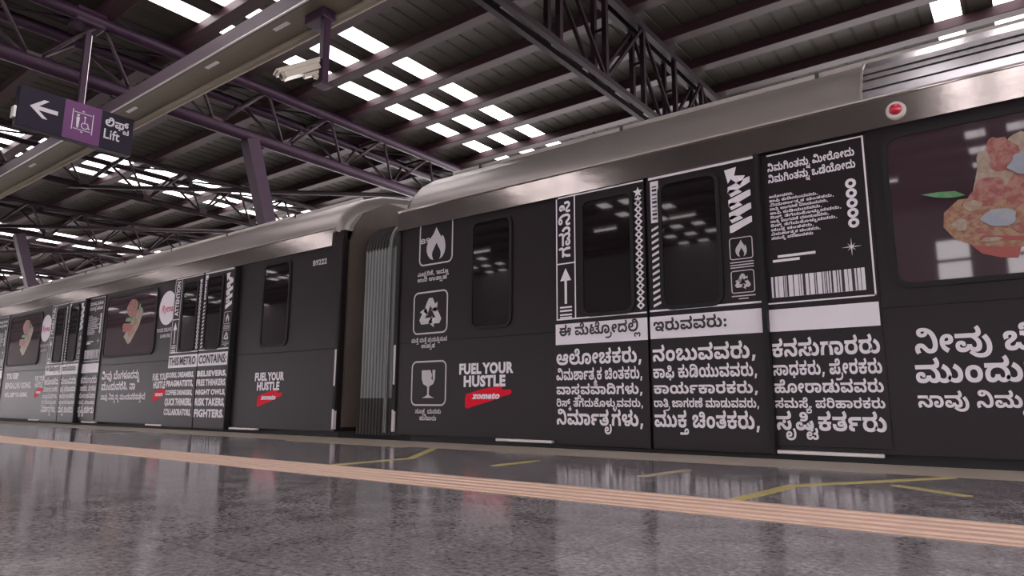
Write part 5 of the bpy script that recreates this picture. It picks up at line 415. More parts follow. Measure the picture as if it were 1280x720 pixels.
WORDS = {
 'ಈ ಮೆಟ್ರೋದಲ್ಲಿ': (3375, '12,0,0 262,695,0 248,1320,0 64,1783,0 122,2203,0 74,2249,0 40,2494,0 231,2910,0 124,3348,0'),
 'ಇರುವವರು:': (2520, '11,0,0 49,413,0 63,764,0 53,948,0 53,1389,0 49,1830,0 63,2180,0 429,2364,0'),
 'ಆಲೋಚಕರು,': (3051, '10,0,0 265,479,0 64,906,0 74,1326,0 28,1571,0 23,2028,0 49,2353,0 63,2703,0 415,2887,0'),
 'ವಿಮರ್ಶಾತ್ಮಕ ಚಿಂತಕರು,': (5090, '233,0,0 47,460,0 162,1085,0 60,1439,0 93,1698,0 38,2000,0 120,2351,0 23,2482,0 210,2951,0 6,3408,0 38,3716,0 23,4067,0 49,4392,0 63,4742,0 415,4926,0'),
 'ವಾಸ್ತವವಾದಿಗಳು,': (3781, '161,0,0 60,441,0 56,699,0 111,1089,0 53,1113,0 161,1554,0 60,1995,0 221,2253,0 25,2669,0 52,3025,0 280,3418,0 415,3617,0'),
 'ರಿಸ್ಕ್ ತೆಗೆದುಕೊಳ್ಳುವವರು,': (5416, '230,0,0 201,350,0 96,888,0 253,1120,0 242,1471,0 40,1827,0 63,2243,0 240,2427,0 64,2752,0 52,3172,0 280,3564,0 125,3764,0 53,3836,0 53,4277,0 49,4718,0 63,5068,0 415,5252,0'),
 'ನಿರ್ಮಾತೃಗಳು,': (3128, '223,0,0 156,408,0 60,1033,0 93,1291,0 38,1594,0 65,1945,0 25,2017,0 52,2373,0 280,2765,0 415,2965,0'),
 'ನಂಬುವವರು,': (2915, '42,0,0 6,391,0 45,699,0 63,1152,0 53,1335,0 53,1777,0 49,2218,0 63,2568,0 415,2752,0'),
 'ಕಾಫಿ ಕುಡಿಯುವವರು,': (4566, '134,0,0 60,325,0 225,583,0 23,1164,0 63,1489,0 216,1672,0 48,2099,0 63,2802,0 53,2986,0 53,3427,0 49,3868,0 63,4218,0 415,4402,0'),
 'ಕಾರ್ಯಕಾರಕರು,': (3545, '134,0,0 60,325,0 48,583,0 93,1286,0 134,1589,0 60,1914,0 49,2172,0 23,2523,0 49,2848,0 63,3198,0 415,3382,0'),
 'ರಾತ್ರಿ ಜಾಗರಣೆ ಮಾಡುವವರು,': (6286, '158,0,0 60,350,0 219,609,0 122,955,0 140,1167,0 60,1608,0 25,1866,0 49,2222,0 252,2573,0 156,3213,0 60,3838,0 35,4096,0 63,4522,0 53,4706,0 53,5147,0 49,5588,0 63,5939,0 415,6123,0'),
 'ಮುಕ್ತ ಚಿಂತಕರು,': (3440, '47,0,0 63,625,0 23,809,0 111,1134,0 210,1301,0 6,1758,0 38,2067,0 23,2418,0 49,2742,0 63,3093,0 415,3277,0'),
 'ಕನಸುಗಾರರು': (2788, '23,0,0 42,325,0 56,715,0 63,1105,0 136,1289,0 60,1645,0 49,1904,0 49,2254,0 63,2605,0'),
 'ಸಾಧಕರು, ಪ್ರೇರಕರು': (4172, '164,0,0 60,390,0 41,648,0 23,1064,0 49,1389,0 63,1739,0 415,1923,0 258,2231,0 122,2671,0 74,2717,0 49,2962,0 23,3313,0 49,3638,0 63,3988,0'),
 'ಹೋರಾಡುವವರು': (3738, '271,0,0 64,438,0 74,858,0 158,1103,0 60,1453,0 35,1712,0 63,2138,0 53,2322,0 53,2763,0 49,3204,0 63,3554,0'),
 'ಸಮಸ್ಯೆ ಪರಿಹಾರಕರು': (4388, '56,0,0 47,390,0 270,1015,0 121,1405,0 43,1691,0 230,2132,0 165,2482,0 60,2920,0 49,3178,0 23,3529,0 49,3853,0 63,4204,0'),
 'ಸೃಷ್ಟಿಕರ್ತರು': (2496, '56,0,0 65,390,0 235,462,0 106,910,0 23,983,0 38,1308,0 93,1659,0 49,1962,0 63,2312,0'),
 'ನೀವು ಬೆಂಗಳೂರನ್ನು': (4312, '223,0,0 74,408,0 53,653,0 276,1094,0 260,1387,0 6,1844,0 25,2153,0 52,2509,0 281,2901,0 49,3321,0 42,3672,0 63,4062,0 115,4246,0'),
 'ಮುಂದುವರೆಸಿ. ನಾ': (3835, '47,0,0 63,625,0 6,809,0 40,1118,0 63,1534,0 53,1717,0 264,2158,0 236,2509,0 417,2896,0 151,3186,0 60,3576,0'),
 'ನಾವು ನಿಮ್ಮನ್ನು ಮುಂದುವರೆಸುತ್ತೇವೆ': (7452, '151,0,0 60,391,0 53,649,0 276,1090,0 223,1383,0 47,1791,0 120,2416,0 42,2547,0 63,2938,0 115,3122,0 47,3331,0 63,3956,0 6,4140,0 40,4449,0 63,4865,0 53,5049,0 264,5490,0 56,5840,0 63,6230,0 253,6414,0 111,6765,0 74,6766,0 267,7011,0'),
 'ಗಮನಿಸಿ': (1776, '25,0,0 47,356,0 223,981,0 236,1389,0'),
 'ನಿಮಗಿಂತನ್ನು ಮೀರೋದು': (5337, '223,0,0 47,408,0 208,1033,0 6,1389,0 38,1698,0 42,2049,0 63,2439,0 115,2623,0 228,2833,0 74,3477,0 264,3722,0 64,4072,0 74,4492,0 40,4737,0 63,5153,0'),
 'ನಿಮಗಿಂತನ್ನು ಒಡೆಯೋದು': (5483, '223,0,0 47,408,0 208,1033,0 6,1389,0 38,1698,0 42,2049,0 63,2439,0 115,2623,0 20,2833,0 250,3274,0 284,3700,0 74,4639,0 40,4884,0 63,5300,0'),
 'ಲಿಫ್ಟ್': (1099, '231,0,0 189,437,0 106,1025,0'),
 'ಎಚ್ಚರಿಕೆ, ಇದ್ದೂ': (3222, '17,0,0 28,436,0 101,893,0 230,964,0 240,1314,0 415,1639,0 11,1946,0 40,2360,0 64,2776,0 113,3196,0'),
 'ಉರಿ ಉತ್ಸಾಹ': (2970, '13,0,0 230,678,0 13,1172,0 147,1850,0 60,2201,0 129,2459,0 57,2532,0'),
 'ಮತ್ತೆ ಮತ್ತೆ ಪ್ರಯತ್ನಿಸುವ': (4924, '47,0,0 253,625,0 111,976,0 47,1143,0 253,1768,0 111,2119,0 43,2286,0 122,2727,0 48,2795,0 219,3498,0 115,3844,0 56,3909,0 63,4299,0 53,4483,0'),
 'ಉತ್ಸಾಹ': (1797, '13,0,0 147,678,0 60,1029,0 129,1287,0 57,1359,0'),
 'ಸೂಕ್ಷ್ಮ ಮನಸು': (3022, '56,0,0 64,390,0 285,810,0 334,1135,0 47,1433,0 42,2058,0 56,2448,0 63,2838,0'),
 'ಹುಷಾರು': (1866, '57,0,0 63,438,0 163,622,0 60,1074,0 49,1332,0 63,1682,0'),
}

ORD = ['first', 'second', 'third', 'fourth', 'fifth', 'sixth', 'seventh', 'eighth', 'ninth', 'tenth', 'eleventh', 'twelfth', 'thirteenth', 'fourteenth', 'fifteenth', 'sixteenth', 'seventeenth', 'eighteenth', 'nineteenth', 'twentieth']

# ============================================================ STATION SHELL
Z0 = CAM_H
X_L, X_R = -108.0, 26.0
Y_B, Y_F = -16.0, 23.5
MB().box(X_L, X_R, Y_B, 4.12, -.35, 0).build('floor', M['granite'], kind='structure')
MB().box(X_L, X_R, 4.12, 4.79, -.35, 0.0).build('trim_1', M['edge'], kind='structure')
MB().box(X_L, X_R, 4.60, 4.79, -1.25, -.351).build('wall_platform', M['concrete'], kind='structure')
MB().box(X_L, X_R, 4.60, 30, -1.45, -1.25).build('floor_trackbed', M['concrete'], kind='structure')

# roof sheets: trapezoidal ribs along Y, gaps left for the translucent strips
ZS = 6.88
BANDS = [.04, -1.49, -3.02, -4.60, -6.15, -7.7, 1.57]
PITCH = .124; SW = .060
strips = []
for b in BANDS:
    for k in (1, 0, -1):
        c = (b + k * PITCH) * 6.66; w = SW * 6.66
        strips.append((c - w / 2, c + w / 2, BANDS.index(b), k))
gaps = sorted((a, b) for a, b, _, _ in strips)
def rib_profile(x0, x1):
    P = [(x0, 0.0)]; x = math.ceil((x0 + .02) / .33) * .33
    while x + .09 < x1 - .01:
        if x > x0 + .01: P += [(x, 0), (x + .015, .016), (x + .045, .016), (x + .06, 0)]
        x += .33
    P.append((x1, 0.0)); return P
mb = MB(); x = X_L
def sheet(mb, x0, x1, y0=Y_B - .4, y1=Y_F + .4):
    P = rib_profile(x0, x1)
    V = [(px, y, ZS + pz) for y in (y0, y1) for px, pz in P]; n = len(P)
    mb.add(V, [(i, i + 1, n + i + 1, n + i) for i in range(n - 1)])
for a, b in gaps:
    if a > x: sheet(mb, x, a)
    x = b
sheet(mb, x, X_R)
mb.build('ceiling', M['sheet'], fix=False, kind='structure')

BN = {0: 'band at the top right', 1: 'band above the security camera', 2: 'band behind the lift sign', 3: 'band low at the left edge',
      4: 'farthest visible band, over the coach at left', 5: 'last band at the far left roof end', 6: 'band beyond the right edge'}
for a, b, bi, k in strips:
    m2 = MB(); P = [(a, 0), (a + .02, .03), (a + .05, .03), (a + .07, 0), (b - .07, 0), (b - .05, .03), (b - .02, .03), (b, 0)]
    V = [(px, y, ZS + .004 + pz) for y in (Y_B - .4, Y_F + .4) for px, pz in P]; n = len(P)
    m2.add(V, [(i, i + 1, n + i + 1, n + i) for i in range(n - 1)])
    o = m2.build('skylight_strip', M['skylight'], fix=False)
    tag(o, {1: 'right', 0: 'middle', -1: 'left'}[k] + ' roof skylight strip of the ' + BN[bi], 'skylight', 'translucent roof strips')

# purlins along X
py = []; k = -18
while True:
    y = 6.70 + 1.27 * k
    if y > Y_F - .2: break
    if y > Y_B + .2: py.append(y)
    k += 1
vis = [y for y in py if y > 3.5]; hid = [y for y in py if y <= 3.5]; vfr = [y for y in vis if y < 14.5]
for y in py:
    m2 = MB()
    zb = Z0 + 6.36; zt = ZS - .004; f = .12
    prof = [(-f, zb + .008), (-f + .008, zb), (f - .008, zb), (f, zb + .008), (f, zt), (-f, zt)]
    m2.sweep_x([(y + p, z) for p, z in prof], X_L, X_R)
    o = m2.build('roof_purlin', M['purlin'])
    if y in vis: lb = 'purple-brown roof beam running along the platform, ' + ORD[max(0, len(vfr) - 1 - vfr.index(y))] + ' up from the coach roof' if y in vfr else 'purple-brown roof beam hidden beyond the train, ' + ORD[py.index(y) - len(hid) - len(vfr)] + ' past the last one in view'
    else: lb = 'purple-brown roof beam behind the viewpoint, ' + ORD[hid.index(y)] + ' from the back wall'
    tag(o, lb, 'roof beam', 'beams under the roof sheets')

# trusses across the platform (triangular tube trusses)
def truss(X, label, heavy=False, y0=-3.2, y1=22.4):
    zl = Z0 + 5.40; zu = Z0 + 6.245; rb, rt = (.125, .105) if heavy else (.075, .06); m = M['purple'] if heavy else M['darkpurple']
    if heavy: zu = Z0 + 6.245
    else: zu = Z0 + 6.29
    t = thing('roof_truss', label, 'truss', (X, y0, zl), 'trusses under the roof')
    MB().tube((X, y0, zl), (X, y1, zl), rb, 14).build('bottom_chord', m, t)
    for s in (-1, 1): MB().tube((X + .5 * s, y0, zu), (X + .5 * s, y1, zu), rt, 14).build('top_chord', m, t)
    n = int((y1 - y0) / 1.55)
    for i in range(n + 1):
        y = y0 + .35 + 1.55 * i
        for s in (-1, 1):
            for d in (-.775, .775):
                if y0 < y + d < y1: MB().tube((X, y, zl), (X + .5 * s, y + d, zu), .032, 8).build('diagonal_brace', M['web'], t)
        if y + .775 < y1: MB().tube((X - .5, y + .775, zu), (X + .5, y + .775, zu), .035, 8).build('cross_strut', M['web'], t)
        if y + .775 < y1: MB().tube((X - .5, y - .775 if i else y0, zu), (X + .5, y + .775, zu), .025, 8).build('top_brace', M['web'], t)
        MB().bevbox(X - .1, X + .1, y - .11, y + .11, zl - .012, zl + .13, .01).build('gusset', M['web'], t)
    return t
def box_truss(X, label, y0=-3.2, y1=22.4):
    zl = Z0 + 4.85; zu = Z0 + 6.29; w = .10; m = M['darkpurple']
    t = thing('roof_truss', label, 'truss', (X, y0, zl), 'trusses under the roof')
    for s in (-1, 1):
        MB().bar((X + w * s, y0, zl), (X + w * s, y1, zl), .085, .085).build('bottom_chord', m, t)
        MB().bar((X + w * s, y0, zu), (X + w * s, y1, zu), .11, .11).build('top_chord', m, t)
    n = int((y1 - y0) / 1.27)
    for i in range(n + 1):
        y = y0 + .2 + 1.27 * i
        for s in (-1, 1):
            MB().bar((X + w * s, y, zl), (X + w * s, y, zu), .075, .075, (0, 1, 0)).build('post', m, t)
            if y + 1.27 < y1: MB().bar((X + w * s, y, zl if i % 2 else zu), (X + w * s, y + 1.27, zu if i % 2 else zl), .05, .05).build('diagonal_brace', m, t)
        MB().bar((X - w, y, (zl + zu) / 2 + .1), (X + w, y, (zl + zu) / 2 + .1), .05, .05).build('cross_strut', m, t)
    return t
TX = [-4.78, -12.26, -18.5, -25.3, -32.0, -38.8]
TL = ['dark roof truss at the top right, nearest, above the doors of the right coach', 'purple roof truss crossing from the lift sign down to the gangway', 'roof truss just behind the lift sign, silhouetted on bright roof strips',
      'roof truss at the left edge carrying the pale strut', 'farther small roof truss low at the left edge', 'farthest roof truss, just above the coach roof at far left']
box_truss(TX[0], TL[0])
for X, l in zip(TX[1:], TL[1:]): truss(X, l, X == -12.26)

# plan bracing between the bottom chords
for i, (a, b, lab) in enumerate((((-18.7, 6.2), (-12.26, 12.0), 'thin horizontal roof brace behind the slanting column left of the gangway'), ((-25.3, 6.0), (-18.7, 12.0), 'pale horizontal roof brace at the left edge below the lift sign'),
        ((-32.0, 5.4), (-25.3, 10.6), 'pale horizontal roof brace low at the left edge above the coach'))):
    o = MB().tube((a[0], a[1], Z0 + 5.36), (b[0], b[1], Z0 + 5.36), .055, 10).build('roof_brace', M['web']); tag(o, lab, 'brace', 'horizontal roof braces')

# columns between the tracks, raking out to carry the trusses
for X, l in ((-12.26, 'slanting purple column rising from behind the coach roof to the middle truss'), (-25.3, 'slanting pale column behind the coach at the left edge'), (-38.8, 'farthest slanting column behind the coach roof')):
    t = thing('platform_column', l, 'column', (X, 8.75, -1.25), 'slanting columns between the tracks')
    MB().tube((X, 8.75, -1.25), (X, 8.55, 1.5), .26, 16).build('pier', M['concrete'], t)
    MB().bar((X, 8.56, 1.4), (X, 7.2, Z0 + 5.33), .27, .27, (1, 0, 0)).build('raking_strut', M['purple'], t)
    MB().bevbox(X - .22, X + .22, 8.3, 8.8, 1.42, 1.5, .01).build('base_plate', M['purple'], t)

# back wall far behind the viewpoint with a few high windows; low open band added to light the train
mb = MB(); yb0, yb1 = Y_B - .2, Y_B
mb.box(X_L, X_R, yb0, yb1, 0, .9); mb.box(X_L, X_R, yb0, yb1, 5.75, ZS - .002)
mb.box(X_L, -3.3, yb0, yb1, 2.5, 5.75); mb.box(1.4, X_R, yb0, yb1, 2.5, 5.75)
mb.box(-3.3, 1.4, yb0, yb1, 2.5, 3.9)
for x in (-3.3, -1.25, .55): mb.box(x, x + (1.15 if x < -3 else .95), yb0, yb1, 3.9, 5.75)
for z in (4.36, 5.02): mb.box(-2.2, 1.4, yb0 + .05, yb1 - .05, z, z + .09)
x = X_L
while x < X_R:
    mb.box(x, x + .4, yb0, yb1, .9, 2.5); x += 5.0
mb.build('wall_back', M['wallpaint'], fix=False, kind='structure')

# ============================================================ PLATFORM THINGS
t = thing('tactile_paving', 'beige ribbed tactile strip running along the whole platform', 'tactile strip', (-20, 2.36, 0))
m2 = MB(); m2.box(X_L, X_R, 2.19, 2.56, -.02, .004); m2.build('tile_bed', M['tactile'], t)
m2 = MB()
for i in range(4):
    yc = 2.245 + i * .0885
    m2.add([(x, y, z) for x in (X_L, X_R) for y, z in ((yc - .022, .003), (yc - .014, .0085), (yc + .014, .0085), (yc + .022, .003))], [(0, 1, 5, 4), (1, 2, 6, 5), (2, 3, 7, 6)])
m2.build('ribs', M['tactile'], t)

def mark(pts, w, m, label, name='floor_marking'):
    mb = MB(); V = []
    for i, p in enumerate(pts):
        a = Vector(pts[max(i - 1, 0)]); b = Vector(pts[min(i + 1, len(pts) - 1)]); d = (b - a).normalized(); nx = Vector((-d.y, d.x)) * w / 2
        V += [(p[0] + nx.x, p[1] + nx.y), (p[0] - nx.x, p[1] - nx.y)]
    n = len(V); Z = [(x, y, .0004) for x, y in V] + [(x, y, .0022) for x, y in V]
    F = []
    for i in range(0, n - 2, 2):
        F += [(i + n, i + 1 + n, i + 3 + n, i + 2 + n), (i, i + 2, i + 3, i + 1), (i, i + n, i + 2 + n, i + 2), (i + 1, i + 3, i + 3 + n, i + 1 + n)]
    F += [(0, 1, 1 + n, n), (n - 2, n - 2 + n, n - 1 + n, n - 1)]
    mb.add(Z, F); o = mb.build(name, m); tag(o, label, 'floor marking', 'tape markings on the platform')
mark([(-3.27, 2.60), (-3.30, 3.24), (-3.90, 4.08)], .055, M['tape'], 'bent yellow tape line on the platform in front of the gangway')
mark([(-2.53, 3.15), (-2.56, 3.62)], .05, M['tape'], 'short tape dash left of the nearest doors, on dark granite')
mark([(-1.60, 3.16), (-1.56, 3.62)], .05, M['tapeworn'], 'short worn tape dash in front of the nearest doors, between tactile strip and edge')
mark([(-.93, 2.58), (-.895, 3.22), (-.375, 4.10)], .055, M['tape'], 'bent yellow tape line on the right, bending away along the platform')
mark([(-.545, 3.53), (-.255, 3.29)], .045, M['tape'], 'short slanting yellow tape dash at the far right')
mark([(-5.85, 4.07), (-4.22, 4.07)], .06, M['tapeworn'], 'long worn beige tape line along the platform edge below the gangway')
mark([(-8.55, 3.35), (-8.62, 4.0)], .06, M['tapeworn'], 'faint tape dash in front of the English lettered doors')

# cable tray hung below the trusses
t = thing('cable_tray', 'long beige and purple cable tray hanging diagonally across the upper left', 'cable tray', (-20, 4.85, Z0 + 5.0))
zt = Z0 + 5.0
MB().box(X_L, 8, 4.62, 4.66, zt, zt + .245).build('side_channel', M['trayside'], t)
MB().box(X_L, 8, 4.60, 4.625, zt - .006, zt + .008).build('bright_edge', M['brightedge'], t)
MB().box(X_L, 8, 4.66, 5.16, zt + .0, zt + .03).build('tray_pan', M['tray'], t)
MB().tube((X_L, 5.09, zt - .035), (8, 5.09, zt - .035), .06, 14).build('conduit', M['tray'], t)
MB().box(X_L, 8, 5.16, 5.18, zt, zt + .20).build('far_side_channel', M['trayside'], t)
for x in (-9.3, -7.55, -11.9, -13.2, -16.5):
    MB().bevbox(x - .16, x + .16, 4.74, 4.80, zt - .014, zt, .004).build('joint_plate', M['brightedge'], t)
for X in TX: MB().bevbox(X - .05, X + .05, 4.55, 5.22, zt + .245, zt + .28, .01).build('hanger_clamp', M['purple'], t)

# CCTV camera on its drop post
t = thing('security_camera', 'cream security camera in a box housing on a purple drop post', 'security camera', (-6.76, 4.90, Z0 + 4.0))
px_, py_ = -6.76, 4.90
MB().bevbox(px_ - .05, px_ + .05, py_ - .05, py_ + .05, Z0 + 3.98, zt - .1, .012).build('drop_post', M['purple'], t)
MB().bevbox(px_ - .09, px_ + .09, py_ - .09, py_ + .09, Z0 + 3.95, Z0 + 3.985, .008).build('post_cap', M['purple'], t)
MB().bevbox(px_ - .32, px_ + .06, py_ - .1, py_ + .1, zt - .14, zt - .002, .01).build('junction_box', M['purple'], t)
d = Vector((-.16, -.43, -.275)).normalized(); base = Vector((px_ - .05, py_ - .03, Z0 + 4.24))
side = d.cross(Vector((0, 0, 1))).normalized(); upv = side.cross(d)
def obox(mb, c0, l0, l1, w, h0, h1, taper=1.0):
    V = []
    for l, k in ((l0, 1.0), (l1, taper)):
        for a, b in ((-w * k, h0 * k), (w * k, h0 * k), (w * k, h1 * k), (-w * k, h1 * k)): V.append(c0 + d * l + side * a + upv * b)
    return mb.add(V, [(0, 1, 2, 3)[::-1], (4, 5, 6, 7), (0, 1, 5, 4), (1, 2, 6, 5), (2, 3, 7, 6), (3, 0, 4, 7)])
mb = MB(); obox(mb, base, .02, .50, .068, -.055, .055); mb.build('housing', M['cctv'], t)
mb = MB(); obox(mb, base, -.02, .58, .082, .055, .075); obox(mb, base, .0, .56, .084, .02, .056); hood = mb.build('sun_hood', M['cctv'], t)
mb = MB(); mb.tube(base + d * .49, base + d * .535, .06, 20, .056); mb.build('lens_ring', M['cctv'], t)
mb = MB(); mb.tube(base + d * .525, base + d * .538, .045, 20); mb.build('lens', M['lens'], t)
mb = MB(); mb.bar(base + d * .12 - upv * .06, base + d * .12 - upv * .14, .05, .05); mb.bar(base + d * .12 - upv * .13, Vector((px_, py_, Z0 + 4.08)), .04, .05); mb.build('mount_bracket', M['cctv'], t)
mb = MB(); obox(mb, base - upv * .085, .02, .26, .035, -.02, .02); mb.build('cable_box', M['cctv'], t)

# hanging lift sign
SX = -11.8
t = thing('hanging_sign', 'hanging direction sign with white arrow, purple lift symbol and Lift lettering', 'sign', (SX, 3.97, 4.48))
MB().bevbox(SX - .16, SX, 3.13, 4.79, 4.48, 5.13, .012).build('sign_box', M['signdark'], t)
a = Art(SX + .0015, 'x'); a.rect(3.745, 4.285, 4.485, 5.125); a.build('purple_panel', M['signpurple'], t)
a = Art(SX + .003, 'x')
a.poly([(3.28, 4.835), (3.46, 4.985), (3.53, 4.985), (3.40, 4.865), (3.66, 4.865), (3.66, 4.80), (3.40, 4.80), (3.53, 4.685), (3.46, 4.685)])
a.build('arrow', M['signwhite'], t)
a = Art(SX + .003, 'x')
a.rect(3.86, 3.872, 4.66, 5.0); a.rect(4.155, 4.167, 4.64, 4.99); a.rect(3.885, 4.14, 4.955, 4.965); a.rect(3.885, 4.14, 4.675, 4.685)
a.poly([(3.99, 4.985), (4.035, 4.985), (4.012, 5.01)]); a.poly([(3.99, 4.655), (4.012, 4.63), (4.035, 4.655)])
a.circle(3.945, 4.915, .02, 12); a.poly([(3.92, 4.885), (3.97, 4.885), (3.965, 4.79), (3.958, 4.70), (3.948, 4.70), (3.945, 4.78), (3.942, 4.70), (3.932, 4.70), (3.926, 4.79)])
a.circle(4.045, 4.905, .017, 12); a.rect(4.04, 4.052, 4.79, 4.885); a.rect(4.045, 4.095, 4.80, 4.812); a.poly([(4.085, 4.806), (4.097, 4.806), (4.115, 4.73), (4.13, 4.735), (4.13, 4.722), (4.105, 4.715)]); a.annulus(4.05, 4.76, .055, .043)
a.build('lift_symbol', M['signwhite'], t)
a = Art(SX + .003, 'x'); a.kan('ಲಿಫ್ಟ್', 4.34, 4.72, 4.885, .135); a.lat('Lift', 4.34, 4.585, 4.66, 4.83, .012); a.build('lettering', M['signwhite'], t)
MB().bevbox(SX - .12, SX - .04, 3.93, 4.01, 5.125, Z0 + 6.2, .01).build('drop_post', M['purple'], t)
MB().box(SX - .035, SX - .028, 4.012, 4.022, 5.13, Z0 + 6.0).build('cable', M['brightedge'], t)
MB().bevbox(SX - .15, SX - .02, 3.09, 3.128, 4.60, 4.78, .006).build('end_bracket', M['brightedge'], t)
m2 = MB().bevbox(SX - .28, SX + .12, 3.72, 4.16, Z0 + 6.12, Z0 + 6.38, .02); m2.build('mounting_plate', M['purple'], t)
# red rag tied at the sign hanger
bm = bmesh.new(); bmesh.ops.create_icosphere(bm, subdivisions=3, radius=.1)
for v in bm.verts: v.co *= 1 + .28 * math.sin(v.co.x * 53 + 1) * math.cos(v.co.z * 41) ; v.co.z *= 1.5; v.co.y *= .8
me = bpy.data.meshes.new('cloth_knot'); bm.to_mesh(me); bm.free(); me.materials.append(M['ragred'])
o = bpy.data.objects.new('cloth_knot', me); COL.objects.link(o); o.location = (SX + .2, 3.70, Z0 + 6.16); tag(o, 'small red cloth knotted on the truss above the lift sign', 'cloth')

# batten lights on the far platform side (seen only as reflections in the coach windows)
for i, X in enumerate((.2, -2.2, -4.4, -6.6, -8.8, -11, -13.2, -15.4)):
    t = thing('batten_light', 'white batten light behind the viewpoint, ' + ORD[i] + ' from the right', 'light', (X, -6, 5.0), 'batten lights over the platform')
    MB().bevbox(X - .35, X + .35, -6.05, -5.95, 5.06, 5.12, .01).build('lamp_body', M['lampwhite'], t)
    MB().tube((X - .33, -6, 5.03), (X + .33, -6, 5.03), .022, 10).build('lamp_tube', M['tube'], t)
    for s in (-.25, .25): MB().tube((X + s, -6, 5.115), (X + s, -6, Z0 + 6.37), .008, 6).build('suspension_rod', M['web'], t)

# ============================================================ TRAIN
YW = 4.86        # body side
YD = 4.83        # face of the sliding door leaves
E = .003
def roof_prof(g=0.0):
    half = [(4.865, 2.34), (4.865, 2.42), (4.90, 2.52), (5.02, 2.665), (5.22, 2.80), (5.50, 2.915), (5.90, 2.99), (6.30, 3.01)]
    half = [(y + g * .6, z - g) for y, z in half]
    return half + [(12.6 - y, z) for y, z in reversed(half[:-1])]

